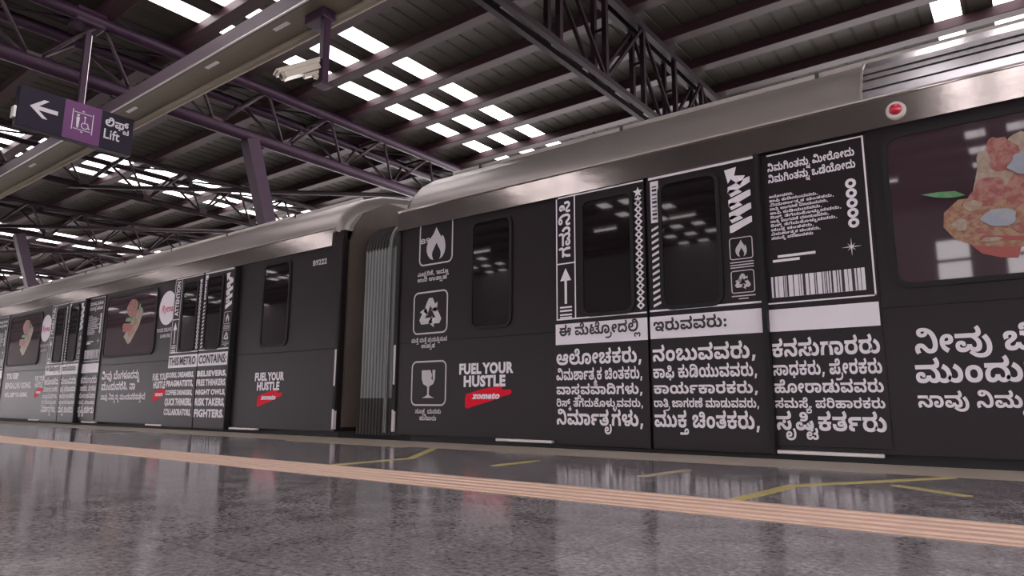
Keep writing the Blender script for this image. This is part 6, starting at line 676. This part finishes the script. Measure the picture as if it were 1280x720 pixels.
def coach(xa, xb, label, end):
    """body shell from xa to xb; end=-1 the gangway is at xa, +1 at xb"""
    t = thing('metro_coach', label, 'train car', ((xa + xb) / 2, 6.3, -1.07), 'coaches of the metro train')
    MB().sweep_x([(YW, .055), (YW, 2.16), (4.88, 2.34), (7.72, 2.34), (7.74, 2.16), (7.74, .055)], xa, xb).build('body_side', M['wrap'], t)
    # roof with rounded ends
    mb = MB(); st = [(xa, .10), (xa + .05, .035), (xa + .14, 0), (xb - .14, 0), (xb - .05, .035), (xb, .10)]
    P = [roof_prof(g) for _, g in st]; n = len(P[0]); V = [(x, y, z) for (x, _), p in zip(st, P) for y, z in p]
    mb.add(V, [(i + j * n, i + j * n + 1, i + (j + 1) * n + 1, i + (j + 1) * n) for j in range(len(st) - 1) for i in range(n - 1)], True)
    mb.add(V, [tuple(range(n)), tuple(range((len(st) - 1) * n, len(st) * n))]); mb.build('roof', M['roofpaint'], t)
    # cant rail: stainless band with a lip
    c0, c1 = (xa, xb - .14) if end > 0 else (xa - .0, xb)
    MB().sweep_x([(4.815, 2.155), (4.822, 2.35), (4.835, 2.375), (4.87, 2.385), (4.87, 2.155)], c0, c1).build('cant_rail', M['steel'], t)
    MB().box(c0, c1, 4.812, 4.825, 2.362, 2.372).build('cant_rail_lip', M['gutter'], t)
    MB().tube((xa + .3, 5.36, 2.875), (xb - .3, 5.36, 2.875), .028, 10).build('roof_gutter', M['gutter'], t)
    x = xa + .7
    while x < xb - .5: MB().bevbox(x - .014, x + .014, 5.322, 5.37, 2.84, 2.90, .004).build('gutter_clip', M['under'], t); x += 1.7
    # waist crease
    MB().sweep_x([(YW - .0022, .967), (YW - .0022, .973), (YW + .001, .976), (YW + .001, .964)], xa + .01, xb - .01).build('waist_crease', M['seal_shade'], t)
    # end face, gangway half and corner trim
    xe = xa if end < 0 else xb; s = end; xm = -5.685
    MB().sweep_x([(4.95, .1), (4.95, 2.2), (5.02, 2.42), (5.15, 2.6), (5.5, 2.8), (7.1, 2.8), (7.45, 2.6), (7.58, 2.42), (7.65, 2.2), (7.65, .1)], min(xe, xe + s * .03), max(xe, xe + s * .03)).build('end_bulkhead', M['coachend'], t)
    MB().bevbox(xe - .014, xe + .018, 4.832, 4.875, .55, .955, .006).build('corner_trim', M['trimwhite'], t)
    MB().bevbox(xe - .014, xe + .018, 4.832, 4.875, .08, .30, .006).build('corner_trim', M['trimwhite'], t)
    MB().bevbox(xe - .025 , xe + .025, 4.835, 4.875, .28, 2.15, .008).build('corner_post', M['seal_shade'], t)
    a0, a1 = (xe, xm + .006) if end < 0 else (xe, xm - .006)
    def loop(inset, z0=None):
        y0 = 5.17 + inset; zt_ = 2.47 - inset; r = .34
        pts = [(y0, .05)] + [(y0 + r - r * math.cos(math.radians(q)), zt_ - r + r * math.sin(math.radians(q))) for q in range(0, 91, 15)]
        return pts + [(12.6 - y, z) for y, z in reversed(pts)]
    nr = 9
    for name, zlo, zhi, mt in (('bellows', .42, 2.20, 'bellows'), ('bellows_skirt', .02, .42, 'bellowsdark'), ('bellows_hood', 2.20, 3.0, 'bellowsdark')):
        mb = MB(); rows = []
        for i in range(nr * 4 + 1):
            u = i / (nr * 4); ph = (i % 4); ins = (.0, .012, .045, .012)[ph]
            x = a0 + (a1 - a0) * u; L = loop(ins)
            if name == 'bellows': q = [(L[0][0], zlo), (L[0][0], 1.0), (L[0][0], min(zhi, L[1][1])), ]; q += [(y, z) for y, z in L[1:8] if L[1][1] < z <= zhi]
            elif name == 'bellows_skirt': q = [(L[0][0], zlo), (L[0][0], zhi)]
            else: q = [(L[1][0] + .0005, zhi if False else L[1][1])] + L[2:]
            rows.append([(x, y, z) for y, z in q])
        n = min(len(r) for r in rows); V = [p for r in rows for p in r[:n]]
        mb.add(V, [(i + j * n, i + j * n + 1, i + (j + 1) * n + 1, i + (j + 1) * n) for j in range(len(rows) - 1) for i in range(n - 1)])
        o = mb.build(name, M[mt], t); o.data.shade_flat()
    L = loop(-.012); L2 = loop(.04); mb = MB(); x0, x1 = sorted((a1, a1 - s * .014)); n = len(L)
    V = [(x, y, z) for x in (x0, x1) for q in (L, L2) for y, z in q]
    F = []
    for i in range(n - 1): F += [(i, i + 1, 2 * n + i + 1, 2 * n + i), (n + i, 3 * n + i, 3 * n + i + 1, n + i + 1), (i, n + i, n + i + 1, i + 1), (2 * n + i, 2 * n + i + 1, 3 * n + i + 1, 3 * n + i)]
    mb.add(V, F); mb.build('gangway_frame', M['bellows'], t)
    # underframe and bogies
    MB().box(xa + .1, xb - .1, 5.0, 7.6, -.25, .074).build('underframe', M['under'], t)
    for xc in (xa + 3.0, xb - 3.0):
        b = MB().bevbox(xc - 1.5, xc + 1.5, 5.35, 7.25, -.72, -.251, .05).build('bogie_frame', M['under'], t)
        for dx in (-1.05, 1.05):
            mb = MB(); 
            for yy in (5.50, 6.98): mb.tube((xc + dx, yy, -.62), (xc + dx, yy + .12, -.62), .43, 28)
            mb.tube((xc + dx, 5.5, -.62), (xc + dx, 7.1, -.62), .08, 12); mb.build('wheelset', M['rail'], b)
    return t

for y, l in ((5.53, 'steel rail under the near wheels of the train'), (7.01, 'steel rail under the far wheels of the train')):
    o = MB().sweep_x([(y - .07, -1.25), (y + .07, -1.25), (y + .02, -1.22), (y + .02, -1.1), (y + .036, -1.09), (y + .036, -1.05), (y - .036, -1.05), (y - .036, -1.09), (y - .02, -1.1), (y - .02, -1.22)], X_L, X_R).build('running_rail', M['rail'])
    tag(o, l, 'rail', 'rails of the track')

NEAR = coach(-5.21, 15.8, 'black wrapped metro coach on the right with flame, recycling and glass icons', -1)
FAR = coach(-27.2, -6.16, 'black wrapped metro coach on the left beyond the gangway, with THIS METRO CONTAINS doors', 1)

# ---- icons
def flame(a, cx, z0, h, w=None):
    w = w or h * .72
    P = [(0, 1), (.10, .86), (.22, .72), (.30, .60), (.33, .62), (.36, .70), (.42, .60), (.47, .46), (.48, .32), (.44, .18), (.34, .07), (.18, 0), (.24, .10), (.25, .20), (.20, .30), (.11, .40), (.03, .52), (-.02, .46), (-.10, .36), (-.18, .26), (-.20, .16), (-.16, .06), (-.12, 0), (-.28, .05), (-.41, .16), (-.48, .30), (-.48, .44), (-.42, .56), (-.32, .66), (-.22, .74), (-.14, .80), (-.06, .90)]
    a.poly([(cx + x * w, z0 + y * h) for x, y in P])
def recycle(a, cx, cz, r, sx=1.0):
    for k in range(3):
        t = math.radians(120 * k); c, s_ = math.cos(t), math.sin(t)
        P = [(-.50, .14), (-.24, .66), (-.12, .84), (.14, .84), (.24, .66), (.33, .50), (.50, .60), (.46, .10), (.04, .17), (.115, .24), (.0, .44), (-.16, .12), (-.24, -.02)]
        a.poly([(cx + (x * c - (y * s_)) * r * sx, cz + (x * s_ + y * c) * r) for x, y in P])
def wineglass(a, cx, z0, h):
    w = h * .36
    a.poly([(cx - w * .95, z0 + h), (cx + w * .28, z0 + h), (cx + w * .52, z0 + h * .80), (cx + w * .40, z0 + h * .70), (cx + w * .66, z0 + h * .62), (cx + w * .58, z0 + h * .84), (cx + w * .55, z0 + h), (cx + w * .95, z0 + h), (cx + w * .92, z0 + h * .68), (cx + w * .70, z0 + h * .50), (cx + w * .14, z0 + h * .41), (cx + w * .10, z0 + h * .12), (cx + w * .35, z0 + h * .06), (cx + w * .85, z0), (cx - w * .85, z0), (cx - w * .35, z0 + h * .06), (cx - w * .10, z0 + h * .12), (cx - w * .14, z0 + h * .41), (cx - w * .70, z0 + h * .50), (cx - w * .92, z0 + h * .68)])
def zigzag(a, x0, x1, z0, z1):
    """a folded ribbon arrow climbing the panel, its head at the upper left"""
    n = 4; hh = (z1 - z0) * .82 / n; w = x1 - x0
    for i in range(n):
        zb = z0 + i * hh
        a.poly([(x0 + .0 * w, zb), (x0 + .12 * w, zb), (x1, zb + hh * .62), (x1, zb + hh * 1.06), (x0 + .86 * w, zb + hh * 1.02), (x0, zb + hh * .52)])
        if i < n - 1: a.poly([(x0, zb + hh * 1.12), (x0 + .12 * w, zb + hh * .72), (x0 + .62 * w, zb + hh * .98), (x0 + .5 * w, zb + hh * 1.20), (x0 + .1 * w, zb + hh * 1.3)])
    zt_ = z0 + n * hh
    a.poly([(x0 - .12 * w, z1), (x0 + .42 * w, z1 + .01), (x0 + .32 * w, z1 - .055), (x0 + .80 * w, zt_ + .02), (x0 + .55 * w, zt_ - .05), (x0 + .16 * w, zt_ + .012), (x0 + .02 * w, zt_ - .02)])
def stripes(a, x0, x1, z0, z1, n):
    p = (z1 - z0) / n
    for i in range(n): b = z0 + i * p; a.poly([(x0, b), (x0, b + p * .40), (x1, b + p * .98), (x1, b + p * .58)])
def chain(a, cx, w, z0, z1, n):
    p = (z1 - z0 - .10) / n
    for i in range(n):
        c = z0 + p * (i + .5); k = w / 2
        a.poly([(cx, c - p * .62), (cx + k, c), (cx, c + p * .62), (cx - k, c)], [(cx, c - p * .30), (cx - k * .42, c), (cx, c + p * .30), (cx + k * .42, c)])
    for c, r in ((z1 - .035, .045), (z1 - .095, .038)):
        a.poly([(cx + r * (1 if i % 2 == 0 else .42) * math.sin(i * PI / 5), c + r * (1 if i % 2 == 0 else .42) * math.cos(i * PI / 5)) for i in range(10)])

def pane(parent, x0, x1, z0, z1, y, r=.07, frame=.028, m='glass', name='window'):
    P = rrect(x0, x1, z0, z1, r); n = len(P)
    mb = MB(); mb.add([(x, yy, z) for yy in (y - .008, y + .02) for x, z in P], [tuple(range(n)), tuple(range(n, 2 * n))[::-1]] + [(i, n + i, n + (i + 1) % n, (i + 1) % n) for i in range(n)])
    o = mb.build(name, M[m], parent)
    A = rrect(x0 - frame, x1 + frame, z0 - frame, z1 + frame, r + frame); B = P; mb = MB()
    V = [(x, yy, z) for yy in (y - .016, y + .005) for Q in (A, B) for x, z in Q]
    F = []
    for i in range(n):
        j = (i + 1) % n; F += [(i, j, n + j, n + i), (2 * n + i, 3 * n + i, 3 * n + j, 2 * n + j), (i, 2 * n + i, 2 * n + j, j), (n + i, n + j, 3 * n + j, 3 * n + i)]
    mb.add(V, F); mb.build('frame' if name == 'window' else 'gasket', M['seal_shade'], o if name == 'window' else parent)
    return o

KT1 = ['ಆಲೋಚಕರು,', 'ವಿಮರ್ಶಾತ್ಮಕ ಚಿಂತಕರು,', 'ವಾಸ್ತವವಾದಿಗಳು,', 'ರಿಸ್ಕ್ ತೆಗೆದುಕೊಳ್ಳುವವರು,', 'ನಿರ್ಮಾತೃಗಳು,']
KT2 = ['ನಂಬುವವರು,', 'ಕಾಫಿ ಕುಡಿಯುವವರು,', 'ಕಾರ್ಯಕಾರಕರು,', 'ರಾತ್ರಿ ಜಾಗರಣೆ ಮಾಡುವವರು,', 'ಮುಕ್ತ ಚಿಂತಕರು,']
KT3 = ['ಕನಸುಗಾರರು', 'ಸಾಧಕರು, ಪ್ರೇರಕರು', 'ಹೋರಾಡುವವರು', 'ಸಮಸ್ಯೆ ಪರಿಹಾರಕರು', 'ಸೃಷ್ಟಿಕರ್ತರು']
KB = [(.683, .112), (.556, .088), (.438, .078), (.338, .060), (.192, .112)]
ET1 = ['DOERS, DREAMERS,', 'PRAGMATISTS,', 'COFFEE DRINKERS,', 'QUICK THINKERS,', 'COLLABORATORS,']
ET2 = ['BELIEVERS,', 'FREE THINKERS,', 'NIGHT OWLS,', 'RISK TAKERS,', 'FIGHTERS.']
EB = [(.70, .792), (.572, .678), (.455, .543), (.305, .428), (.172, .282)]

def doors(t, X0, kan=True, wid=.865, gap=.025):
    """the pair of sliding leaves whose left edge is X0"""
    ya = YD - E
    a0, a1 = X0, X0 + wid; b0, b1 = a1 + gap, a1 + gap + wid
    # left leaf
    L = MB().bevbox(a0, a1, YD, YD + .028, .025, 2.152, .004).build('door_leaf', M['wrap'], t)
    pane(L, a0 + .295, a1 - .125, 1.10, 2.06, YD, .06, .03, name='window_pane')
    a = Art(ya); q = .016
    a.rect(a0 + .04, a1, 2.137, 2.150); a.rect(a0 + .02, a1, 1.062, 1.074)
    a.rect(a0 + .02, a0 + .02 + q * .7, 1.074, 2.137); a.rect(a0 + .205, a0 + .205 + q * .7, 1.074, 2.137); a.rect(a0 + .02, a0 + .205, 1.545, 1.556)
    a.build('border_lines', M['vinyl'], L)
    a = Art(ya)
    if kan: a.kan('ಗಮನಿಸಿ', 1.60, 2.11, a0 + .165, .105, rot=True)
    else: a.lat('ATTENTION', a0 + .06, a0 + .17, 1.60, 2.11, .03, rot=True)
    a.build('side_lettering', M['vinyl'], L)
    a = Art(ya); cx = a0 + .115
    a.poly([(cx - .012, 1.20), (cx + .012, 1.20), (cx + .012, 1.40), (cx + .055, 1.40), (cx, 1.51), (cx - .055, 1.40), (cx - .012, 1.40)])
    for z in (1.172, 1.142, 1.108, 1.084): a.rect(cx - .06, cx + .06, z - .009, z + .005)
    a.build('arrow', M['vinyl'], L)
    a = Art(ya); chain(a, a1 - .050, .072, 1.10, 2.09, 17); a.build('star_chain', M['vinyl'], L)
    MB().box(a0 + .01, a1, ya, YD + .002, .853, 1.028).build('header_strip', M['vinyl'], L)
    a = Art(ya - E)
    if kan: a.kan('ಈ ಮೆಟ್ರೋದಲ್ಲಿ', a0 + .045, a1 - .065, .925, .088)
    else: a.lat('THIS METRO', a0 + .03, a1 - .03, .885, 1.005, .035)
    a.build('header_lettering', M['black_ink'], L)
    a = Art(ya)
    for i in range(5):
        if kan: a.kan(KT1[i], a0 + .012, a1 - .05, *KB[i])
        else: a.lat(ET1[i], a0 + .0, a1 - .05, *EB[i], .055)
    a.build('lettering', M['vinyl'], L)
    # right leaf
    R_ = MB().bevbox(b0, b1, YD, YD + .028, .025, 2.152, .004).build('door_leaf', M['wrap'], t)
    pane(R_, b0 + .13, b1 - .30, 1.10, 2.07, YD, .06, .03, name='window_pane')
    Art(ya).rect(b0 + .02, b1 - .01, 2.132, 2.152).build('border_line', M['vinyl'], R_); Art(ya).rect(b0, b1, 1.066, 1.080).build('border_line', M['vinyl'], R_)
    a = Art(ya); a.rect(b0 + .035, b0 + .105, 1.775, 2.115); stripes(a, b0 + .035, b0 + .105, 1.10, 1.755, 13); a.build('hazard_stripes', M['vinyl'], R_)
    a = Art(ya - E)
    for j in range(9): a.rect(b0 + .05, b0 + .09, 1.80 + j * .033, 1.80 + j * .033 + (.014, .02, .01)[j % 3])
    a.build('small_print', M['black_ink'], R_)
    a = Art(ya); zigzag(a, b1 - .205, b1 - .04, 1.60, 2.085); a.build('ribbon_arrow', M['vinyl'], R_)
    a = Art(ya); u0, u1 = b1 - .215, b1 - .045
    a.ring(u0, u1, 1.395, 1.56, .007, .02); flame(a, (u0 + u1) / 2, 1.415, .125, .085)
    for z in (1.375, 1.355, 1.337): a.rect(u0, u1, z - .004, z + .004)
    a.ring(u0, u1, 1.148, 1.315, .007, .02); recycle(a, (u0 + u1) / 2, 1.228, .072)
    for z in (1.128, 1.108): a.rect(u0 + (.0 if z > 1.12 else .05), u1 - (0 if z > 1.12 else .05), z - .004, z + .004)
    a.build('icons', M['vinylgrey'], R_)
    MB().box(b0, b1 - .01, ya, YD + .002, .856, 1.028).build('header_strip', M['vinyl'], R_)
    a = Art(ya - E)
    if kan: a.kan('ಇರುವವರು:', b0 + .025, b0 + .61, .915, .088)
    else: a.lat('CONTAINS:', b0 + .03, b0 + .72, .885, 1.005, .035)
    a.build('header_lettering', M['black_ink'], R_)
    a = Art(ya)
    for i in range(5):
        if kan: a.kan(KT2[i], b0 + .01, b1 - .06, *KB[i])
        else: a.lat(ET2[i], b0 + .01, b1 - .04, *EB[i], .055)
    a.build('lettering', M['vinyl'], R_)
    MB().box(b1 + .002, b1 + .035, YD - .035, YW, .03, 2.152).build('edge_seal', M['seal_shade'], t)
    return b1

def barcode_panel(t, x0, w=.70):
    """fixed panel right of the doors with small print, barcode and lettering"""
    L = MB().bevbox(x0, x0 + w, YW - .012, YW + .004, .085, 2.152, .003).build('printed_panel', M['wrap'], t)
    y = YW - .012 - E; x1 = x0 + w
    a = Art(y); a.rect(x0 + .05, x1 - .02, 2.128, 2.138); a.rect(x1 - .028, x1 - .017, 1.05, 2.138); a.rect(x0, x1 - .017, 1.05, 1.060); a.build('border_lines', M['vinyl'], L)
    a = Art(y); a.kan('ನಿಮಗಿಂತನ್ನು ಮೀರೋದು', x0 + .05, x1 - .075, 2.012, .055); a.kan('ನಿಮಗಿಂತನ್ನು ಒಡೆಯೋದು', x0 + .05, x1 - .075, 1.927, .055); a.build('heading_lettering', M['vinyl'], L)
    a = Art(y); rows = [(.17, KT1[0]), (.33, KT2[1]), (.43, KT1[1]), (.39, KT2[3]), (.35, KT2[1]), (.47, KT1[3]), (.39, KT2[3]), (.44, KT1[3]), (.29, KT2[4]), (.33, KT1[1]), (.28, KT3[3])]
    for i, (w_, s) in enumerate(rows): a.kan(s, x0 + .05, x0 + .05 + w_, 1.815 - i * .0305, .019)
    for z, x_, w_ in ((1.375, .085, .25), (1.345, .05, .18)): a.rect(x0 + x_, x0 + x_ + w_, z, z + .018)
    a.build('small_print', M['vinyl'], L)
    a = Art(y)
    for i in range(5):
        c = 1.822 - i * .068; a.annulus(x1 - .115, c, .034, .014, 18)
    a.build('ring_chain', M['vinyl'], L); a = Art(y)
    for i in range(4):
        r_ = .062 if i % 2 == 0 else .035; an = i * PI / 4
        a.poly([(x1 - .14 + r_ * math.cos(an), 1.39 + r_ * math.sin(an)), (x1 - .14 - .004 * math.sin(an), 1.39 + .004 * math.cos(an)), (x1 - .14 - r_ * math.cos(an), 1.39 - r_ * math.sin(an)), (x1 - .14 + .004 * math.sin(an), 1.39 - .004 * math.cos(an))])
    a.build('spark_emblem', M['vinyl'], L)
    MB().box(x0 + .03, x1 - .075, y, y + .006, 1.095, 1.243).build('barcode_label', M['vinyl'], L)
    a = Art(y - E); rr = random.Random(5); x = x0 + .045
    while x < x1 - .095:
        ww = rr.choice((.004, .006, .012, .018)); a.rect(x, x + ww, 1.095, 1.243); x += ww + rr.choice((.006, .01, .02, .03))
    a.build('barcode_bars', M['black_ink'], L)
    MB().box(x0 - .01, x1 - .01, y, y + .006, .858, 1.012).build('header_strip', M['vinyl'], L)
    a = Art(y)
    for i in range(5): a.kan(KT3[i], x0 + .005, x1 - .02, *KB[i])
    a.build('lettering', M['vinyl'], L)

def fuel(t, x0, x1, z=.335):
    """FUEL YOUR HUSTLE slogan with the red brush stroke and word mark"""
    w = x1 - x0; y = YW - E; k = w / .64
    a = Art(y); a.lat('FUEL YOUR', x0, x1, z + .295, z + .40, .05); a.lat('HUSTLE', x0 + .09 * w, x0 + .86 * w, z + .178, z + .285, .05); a.build('slogan_lettering', M['vinyl'], t)
    a = Art(y + .0012)
    a.poly([(x0 + p * w, z + q) for p, q in ((.12, -.005), (.16, -.02), (.30, .004), (.42, .022), (.60, .050), (.78, .085), (.94, .108), (.97, .13), (.95, .152), (.88, .150), (.80, .150), (.795, .19), (.70, .178), (.55, .168), (.40, .152), (.24, .128), (.14, .115), (.12, .07))])
    a.build('red_brush_mark', M['red_ink'], t)
    a = Art(y); a.lat('zomato', x0 + .25 * w, x0 + .76 * w, z + .067, z + .125, .05, .25); a.build('word_mark', M['vinyl'], t)

def blob(cx, cz, rx, rz, seed, n=22, j=.14):
    r = random.Random(seed); ph = [r.uniform(0, 6.28) for _ in range(4)]
    return [(cx + rx * (1 + j * math.sin(3 * t + ph[0]) + j * .6 * math.sin(5 * t + ph[1])) * math.cos(t), cz + rz * (1 + j * math.sin(2 * t + ph[2]) + j * .6 * math.sin(6 * t + ph[3])) * math.sin(t)) for t in [2 * PI * i / n for i in range(n)]]

def big_window(t, x0, x1, kind):
    w = pane(t, x0, x1, 1.115, 2.075, YW, .08, .035, 'film')
    c = (x0 + x1) / 2; y = YW - .008 - E
    if kind == 'slice':
        def pt(m, nm, *cs):
            nonlocal y
            a = Art(y)
            for q in cs: a.poly(q)
            a.build(nm, M[m], w); y -= .0008
        pt('cheese', 'food_print', blob(x0 + .56, 1.72, .11, .22, 9), blob(x0 + .72, 1.84, .10, .12, 3))
        pt('tomato', 'food_print', blob(x0 + .60, 1.84, .075, .12, 4), blob(x0 + .76, 1.60, .16, .22, 5))
        pt('crust', 'food_print', [(x0 + .28, 1.53), (x0 + .27, 1.44), (x0 + .32, 1.36), (x0 + .42, 1.30), (x0 + .56, 1.27), (x0 + .80, 1.27), (x0 + .88, 1.40), (x0 + .80, 1.55), (x0 + .60, 1.62), (x0 + .45, 1.60), (x0 + .36, 1.60)])
        pt('sauce', 'food_print', [(x0 + .40, 1.31), (x0 + .45, 1.25), (x0 + .54, 1.215), (x0 + .62, 1.205), (x0 + .64, 1.27), (x0 + .52, 1.285)])
        pt('sauce', 'food_print', [(x0 + .44, 1.335), (x0 + .74, 1.29), (x0 + .74, 1.315), (x0 + .46, 1.36)])
        [pt('tomato', 'food_print', bb) for bb in (blob(x0 + .52, 1.62, .10, .085, 11), blob(x0 + .40, 1.48, .035, .02, 2), blob(x0 + .64, 1.55, .05, .05, 8), blob(x0 + .47, 1.39, .05, .02, 18), blob(x0 + .68, 1.38, .07, .03, 21))]; pt('cheese', 'food_print', blob(x0 + .43, 1.55, .05, .03, 14)); pt('cheese', 'food_print', blob(x0 + .36, 1.44, .04, .035, 15)); pt('cheese', 'food_print', blob(x0 + .50, 1.33, .05, .014, 16))
        pt('cream', 'food_print', blob(x0 + .555, 1.455, .085, .055, 6, j=.08)); pt('cream', 'food_print', blob(x0 + .70, 1.76, .075, .06, 12))  # cool highlight patches, painted as colour on the slice
        pt('leaf', 'food_print', [(x0 + .17, 1.665), (x0 + .26, 1.665), (x0 + .35, 1.655), (x0 + .40, 1.62), (x0 + .35, 1.615), (x0 + .30, 1.62), (x0 + .24, 1.635)])
    else:
        for m, nm, q in (('cheese', 'food_print', [(c - .16, 1.40), (c + .02, 1.27), (c + .10, 1.30), (c + .34, 1.55), (c + .44, 1.75), (c + .40, 1.83), (c + .28, 1.82), (c + .12, 1.70)]),
                         ('leaf', 'food_print', blob(c - .02, 1.665, .13, .035, 3)), ('crust', 'food_print', blob(c + .06, 1.50, .13, .10, 13)), ('sauce', 'food_print', blob(c - .07, 1.54, .17, .08, 4)), ('tomato', 'food_print', blob(c + .08, 1.84, .19, .15, 6, j=.06)),
                         ('crust', 'food_print', blob(c + .20, 1.62, .06, .07, 7)), ('leaf', 'food_print', blob(c + .32, 1.83, .03, .07, 8))):
            a = Art(y); a.poly(q); a.build(nm, M[m], w); y -= .0008
    return w

def end_window(t, x0, x1): pane(t, x0, x1, 1.075, 2.08, YW, .06, .03)

# ---------------- nearest coach
t = NEAR
doors(t, -3.225)
barcode_panel(t, -1.437)
big_window(t, -.625, 1.10, 'slice')
end_window(t, -4.18, -3.74)
fuel(t, -4.335, -3.69)
y = YW - E
a = Art(y); a.kan('ನೀವು ಬೆಂಗಳೂರನ್ನು', -.575, .82, .672, .135); a.kan('ಮುಂದುವರೆಸಿ. ನಾ', -.585, .62, .492, .135); a.kan('ನಾವು ನಿಮ್ಮನ್ನು ಮುಂದುವರೆಸುತ್ತೇವೆ', -.585, 1.02, .345, .088); a.build('slogan_lettering', M['vinyl'], t)
for nm, za, zb in (('flame_icon', 1.742, 2.21), ('recycling_icon', 1.043, 1.475), ('fragile_glass_icon', .338, .778)):
    a = Art(y); a.ring(-4.975 + (.06 if za > 1.5 else 0), -4.50 + (.05 if za > 1.5 else 0), za, min(zb, 2.20), .016, .065)
    cx = -4.735 + (.055 if za > 1.5 else 0)
    if za > 1.5: flame(a, cx, 1.79, .34, .27)
    elif za > 1: recycle(a, cx, 1.245, .19)
    else: wineglass(a, cx - .005, .415, .27)
    a.build(nm, M['vinylgrey'], t)
for cap in ((('ಎಚ್ಚರಿಕೆ, ಇದ್ದೂ', -4.93, -4.50, 1.64), ('ಉರಿ ಉತ್ಸಾಹ', -4.93, -4.52, 1.58)), (('ಮತ್ತೆ ಮತ್ತೆ ಪ್ರಯತ್ನಿಸುವ', -4.99, -4.50, .965), ('ಉತ್ಸಾಹ', -4.85, -4.66, .905)), (('ಸೂಕ್ಷ್ಮ ಮನಸು', -4.91, -4.56, .265), ('ಹುಷಾರು', -4.85, -4.62, .20))):
    a = Art(y)
    for txt, x0, x1, z in cap: a.kan(txt, x0, x1, z, .042)
    a.build('icon_caption', M['vinylgrey'], t)
a = Art(y - E); a.lat('B9221', -4.89, -4.585, 1.975, 2.03, .03); a.build('car_number', M['vinylgrey'], t)
def red_lamp(t, x):
    b = MB().tube((x, 4.83, 2.245), (x, 4.795, 2.245), .062, 24, .055).build('lamp_base', M['lampwhite'], t)
    bm = bmesh.new(); bmesh.ops.create_uvsphere(bm, u_segments=20, v_segments=10, radius=.037)
    mb = MB(); bm.verts.index_update(); mb.add([(x + v.co.x, 4.795 + v.co.y * .9, 2.247 + v.co.z) for v in bm.verts], [[v.index for v in f.verts] for f in bm.faces], True); bm.free()
    mb.build('lamp_lens', M['ledred'], b, label='red dome lens')
red_lamp(t, -.545)
def sill(t, x0, x1):
    MB().bevbox(x0, x1, 4.822, 4.87, .034, .058, .004).build('door_sill', M['sill'], t)
sill(t, -1.43, -.79); sill(t, -3.86, -3.26)
# air conditioner cowl on the roof edge
mb = MB(); mb.sweep_x([(4.845, 2.385), (4.85, 2.44), (4.862, 2.444), (4.853, 2.449), (4.905, 2.535), (4.918, 2.539), (4.911, 2.546), (4.985, 2.66), (5.10, 2.755), (5.40, 2.90), (5.6, 2.94), (5.6, 2.38)], -.74, 2.9)
ac = mb.build('air_conditioner_cowl', M['steel_bright'], t)
for gy, gz in ((4.852, 2.447), (4.908, 2.5405), (4.945, 2.60)): MB().sweep_x([(gy - .006, gz - .006), (gy - .006, gz + .004), (gy + .02, gz + .014), (gy + .02, gz - .006)], -.735, 2.9).build('cowl_groove_shade', M['seal_shade'], ac)  # raised black strips paint the shade of the cowl's grooves
MB().sweep_x([(4.84, 2.385), (4.845, 2.45), (4.90, 2.55), (4.98, 2.67), (5.1, 2.765), (5.4, 2.91), (5.4, 2.385)], -.752, -.738).build('cowl_end_plate', M['roofpaint'], ac)

# ---------------- coach on the left
t = FAR
doors(t, -9.93, kan=False, wid=.80)
end_window(t, -7.66, -7.14)
fuel(t, -7.74, -7.13)
a = Art(y); a.lat('B9222', -6.69, -6.43, 1.965, 2.035, .04); a.build('car_number', M['vinylgrey'], t)
def round_badge(t, cx, cap=True):
    a = Art(YW - E); a.circle(cx, 1.755, .255, 40); o = a.build('round_badge', M['vinyl'], t)
    a = Art(YW - 2 * E); a.lat('Ryma', cx - .17, cx + .18, 1.66, 1.80, .03, .2); a.build('badge_lettering', M['pink_ink'], o)
    a = Art(YW - E); a.lat('FOOD DELIVERY', cx - .27, cx + .26, 1.40, 1.455, .03); a.lat('& MORE', cx - .15, cx + .16, 1.31, 1.365, .03); a.build('badge_caption', M['vinylgrey'], t)
round_badge(t, -10.155); fuel(t, -10.42, -9.955, .39)
big_window(t, -12.20, -10.50, 'burger')
a = Art(y); a.kan('ನೀವು ಬೆಂಗಳೂರನ್ನು', -12.17, -10.84, .73, .12); a.kan('ಮುಂದುವರೆಸಿ. ನಾ', -12.15, -10.95, .56, .12); a.kan('ನಾವು ನಿಮ್ಮನ್ನು ಮುಂದುವರೆಸುತ್ತೇವೆ', -12.13, -10.60, .41, .088); a.build('slogan_lettering', M['vinyl'], t)
e = doors(t, -14.55, wid=.76)
barcode_panel(t, e + .04, .66)
round_badge(t, -14.84); fuel(t, -15.10, -14.62, .46)
big_window(t, -16.75, -15.10, 'burger')
a = Art(y); a.lat('YOU KEEP', -16.66, -15.98, .82, .945, .06); a.lat('BENGALURU GOING.', -16.68, -15.26, .63, .755, .06); a.lat("WE'LL KEEP YOU GOING.", -16.66, -15.40, .47, .56, .05); a.build('slogan_lettering', M['vinyl'], t)
e = doors(t, -19.16, kan=False, wid=.76); barcode_panel(t, e + .04, .66)
sill(t, -8.20, -7.60); sill(t, -10.45, -9.97); sill(t, -12.70, -12.2); sill(t, -15.1, -14.6)
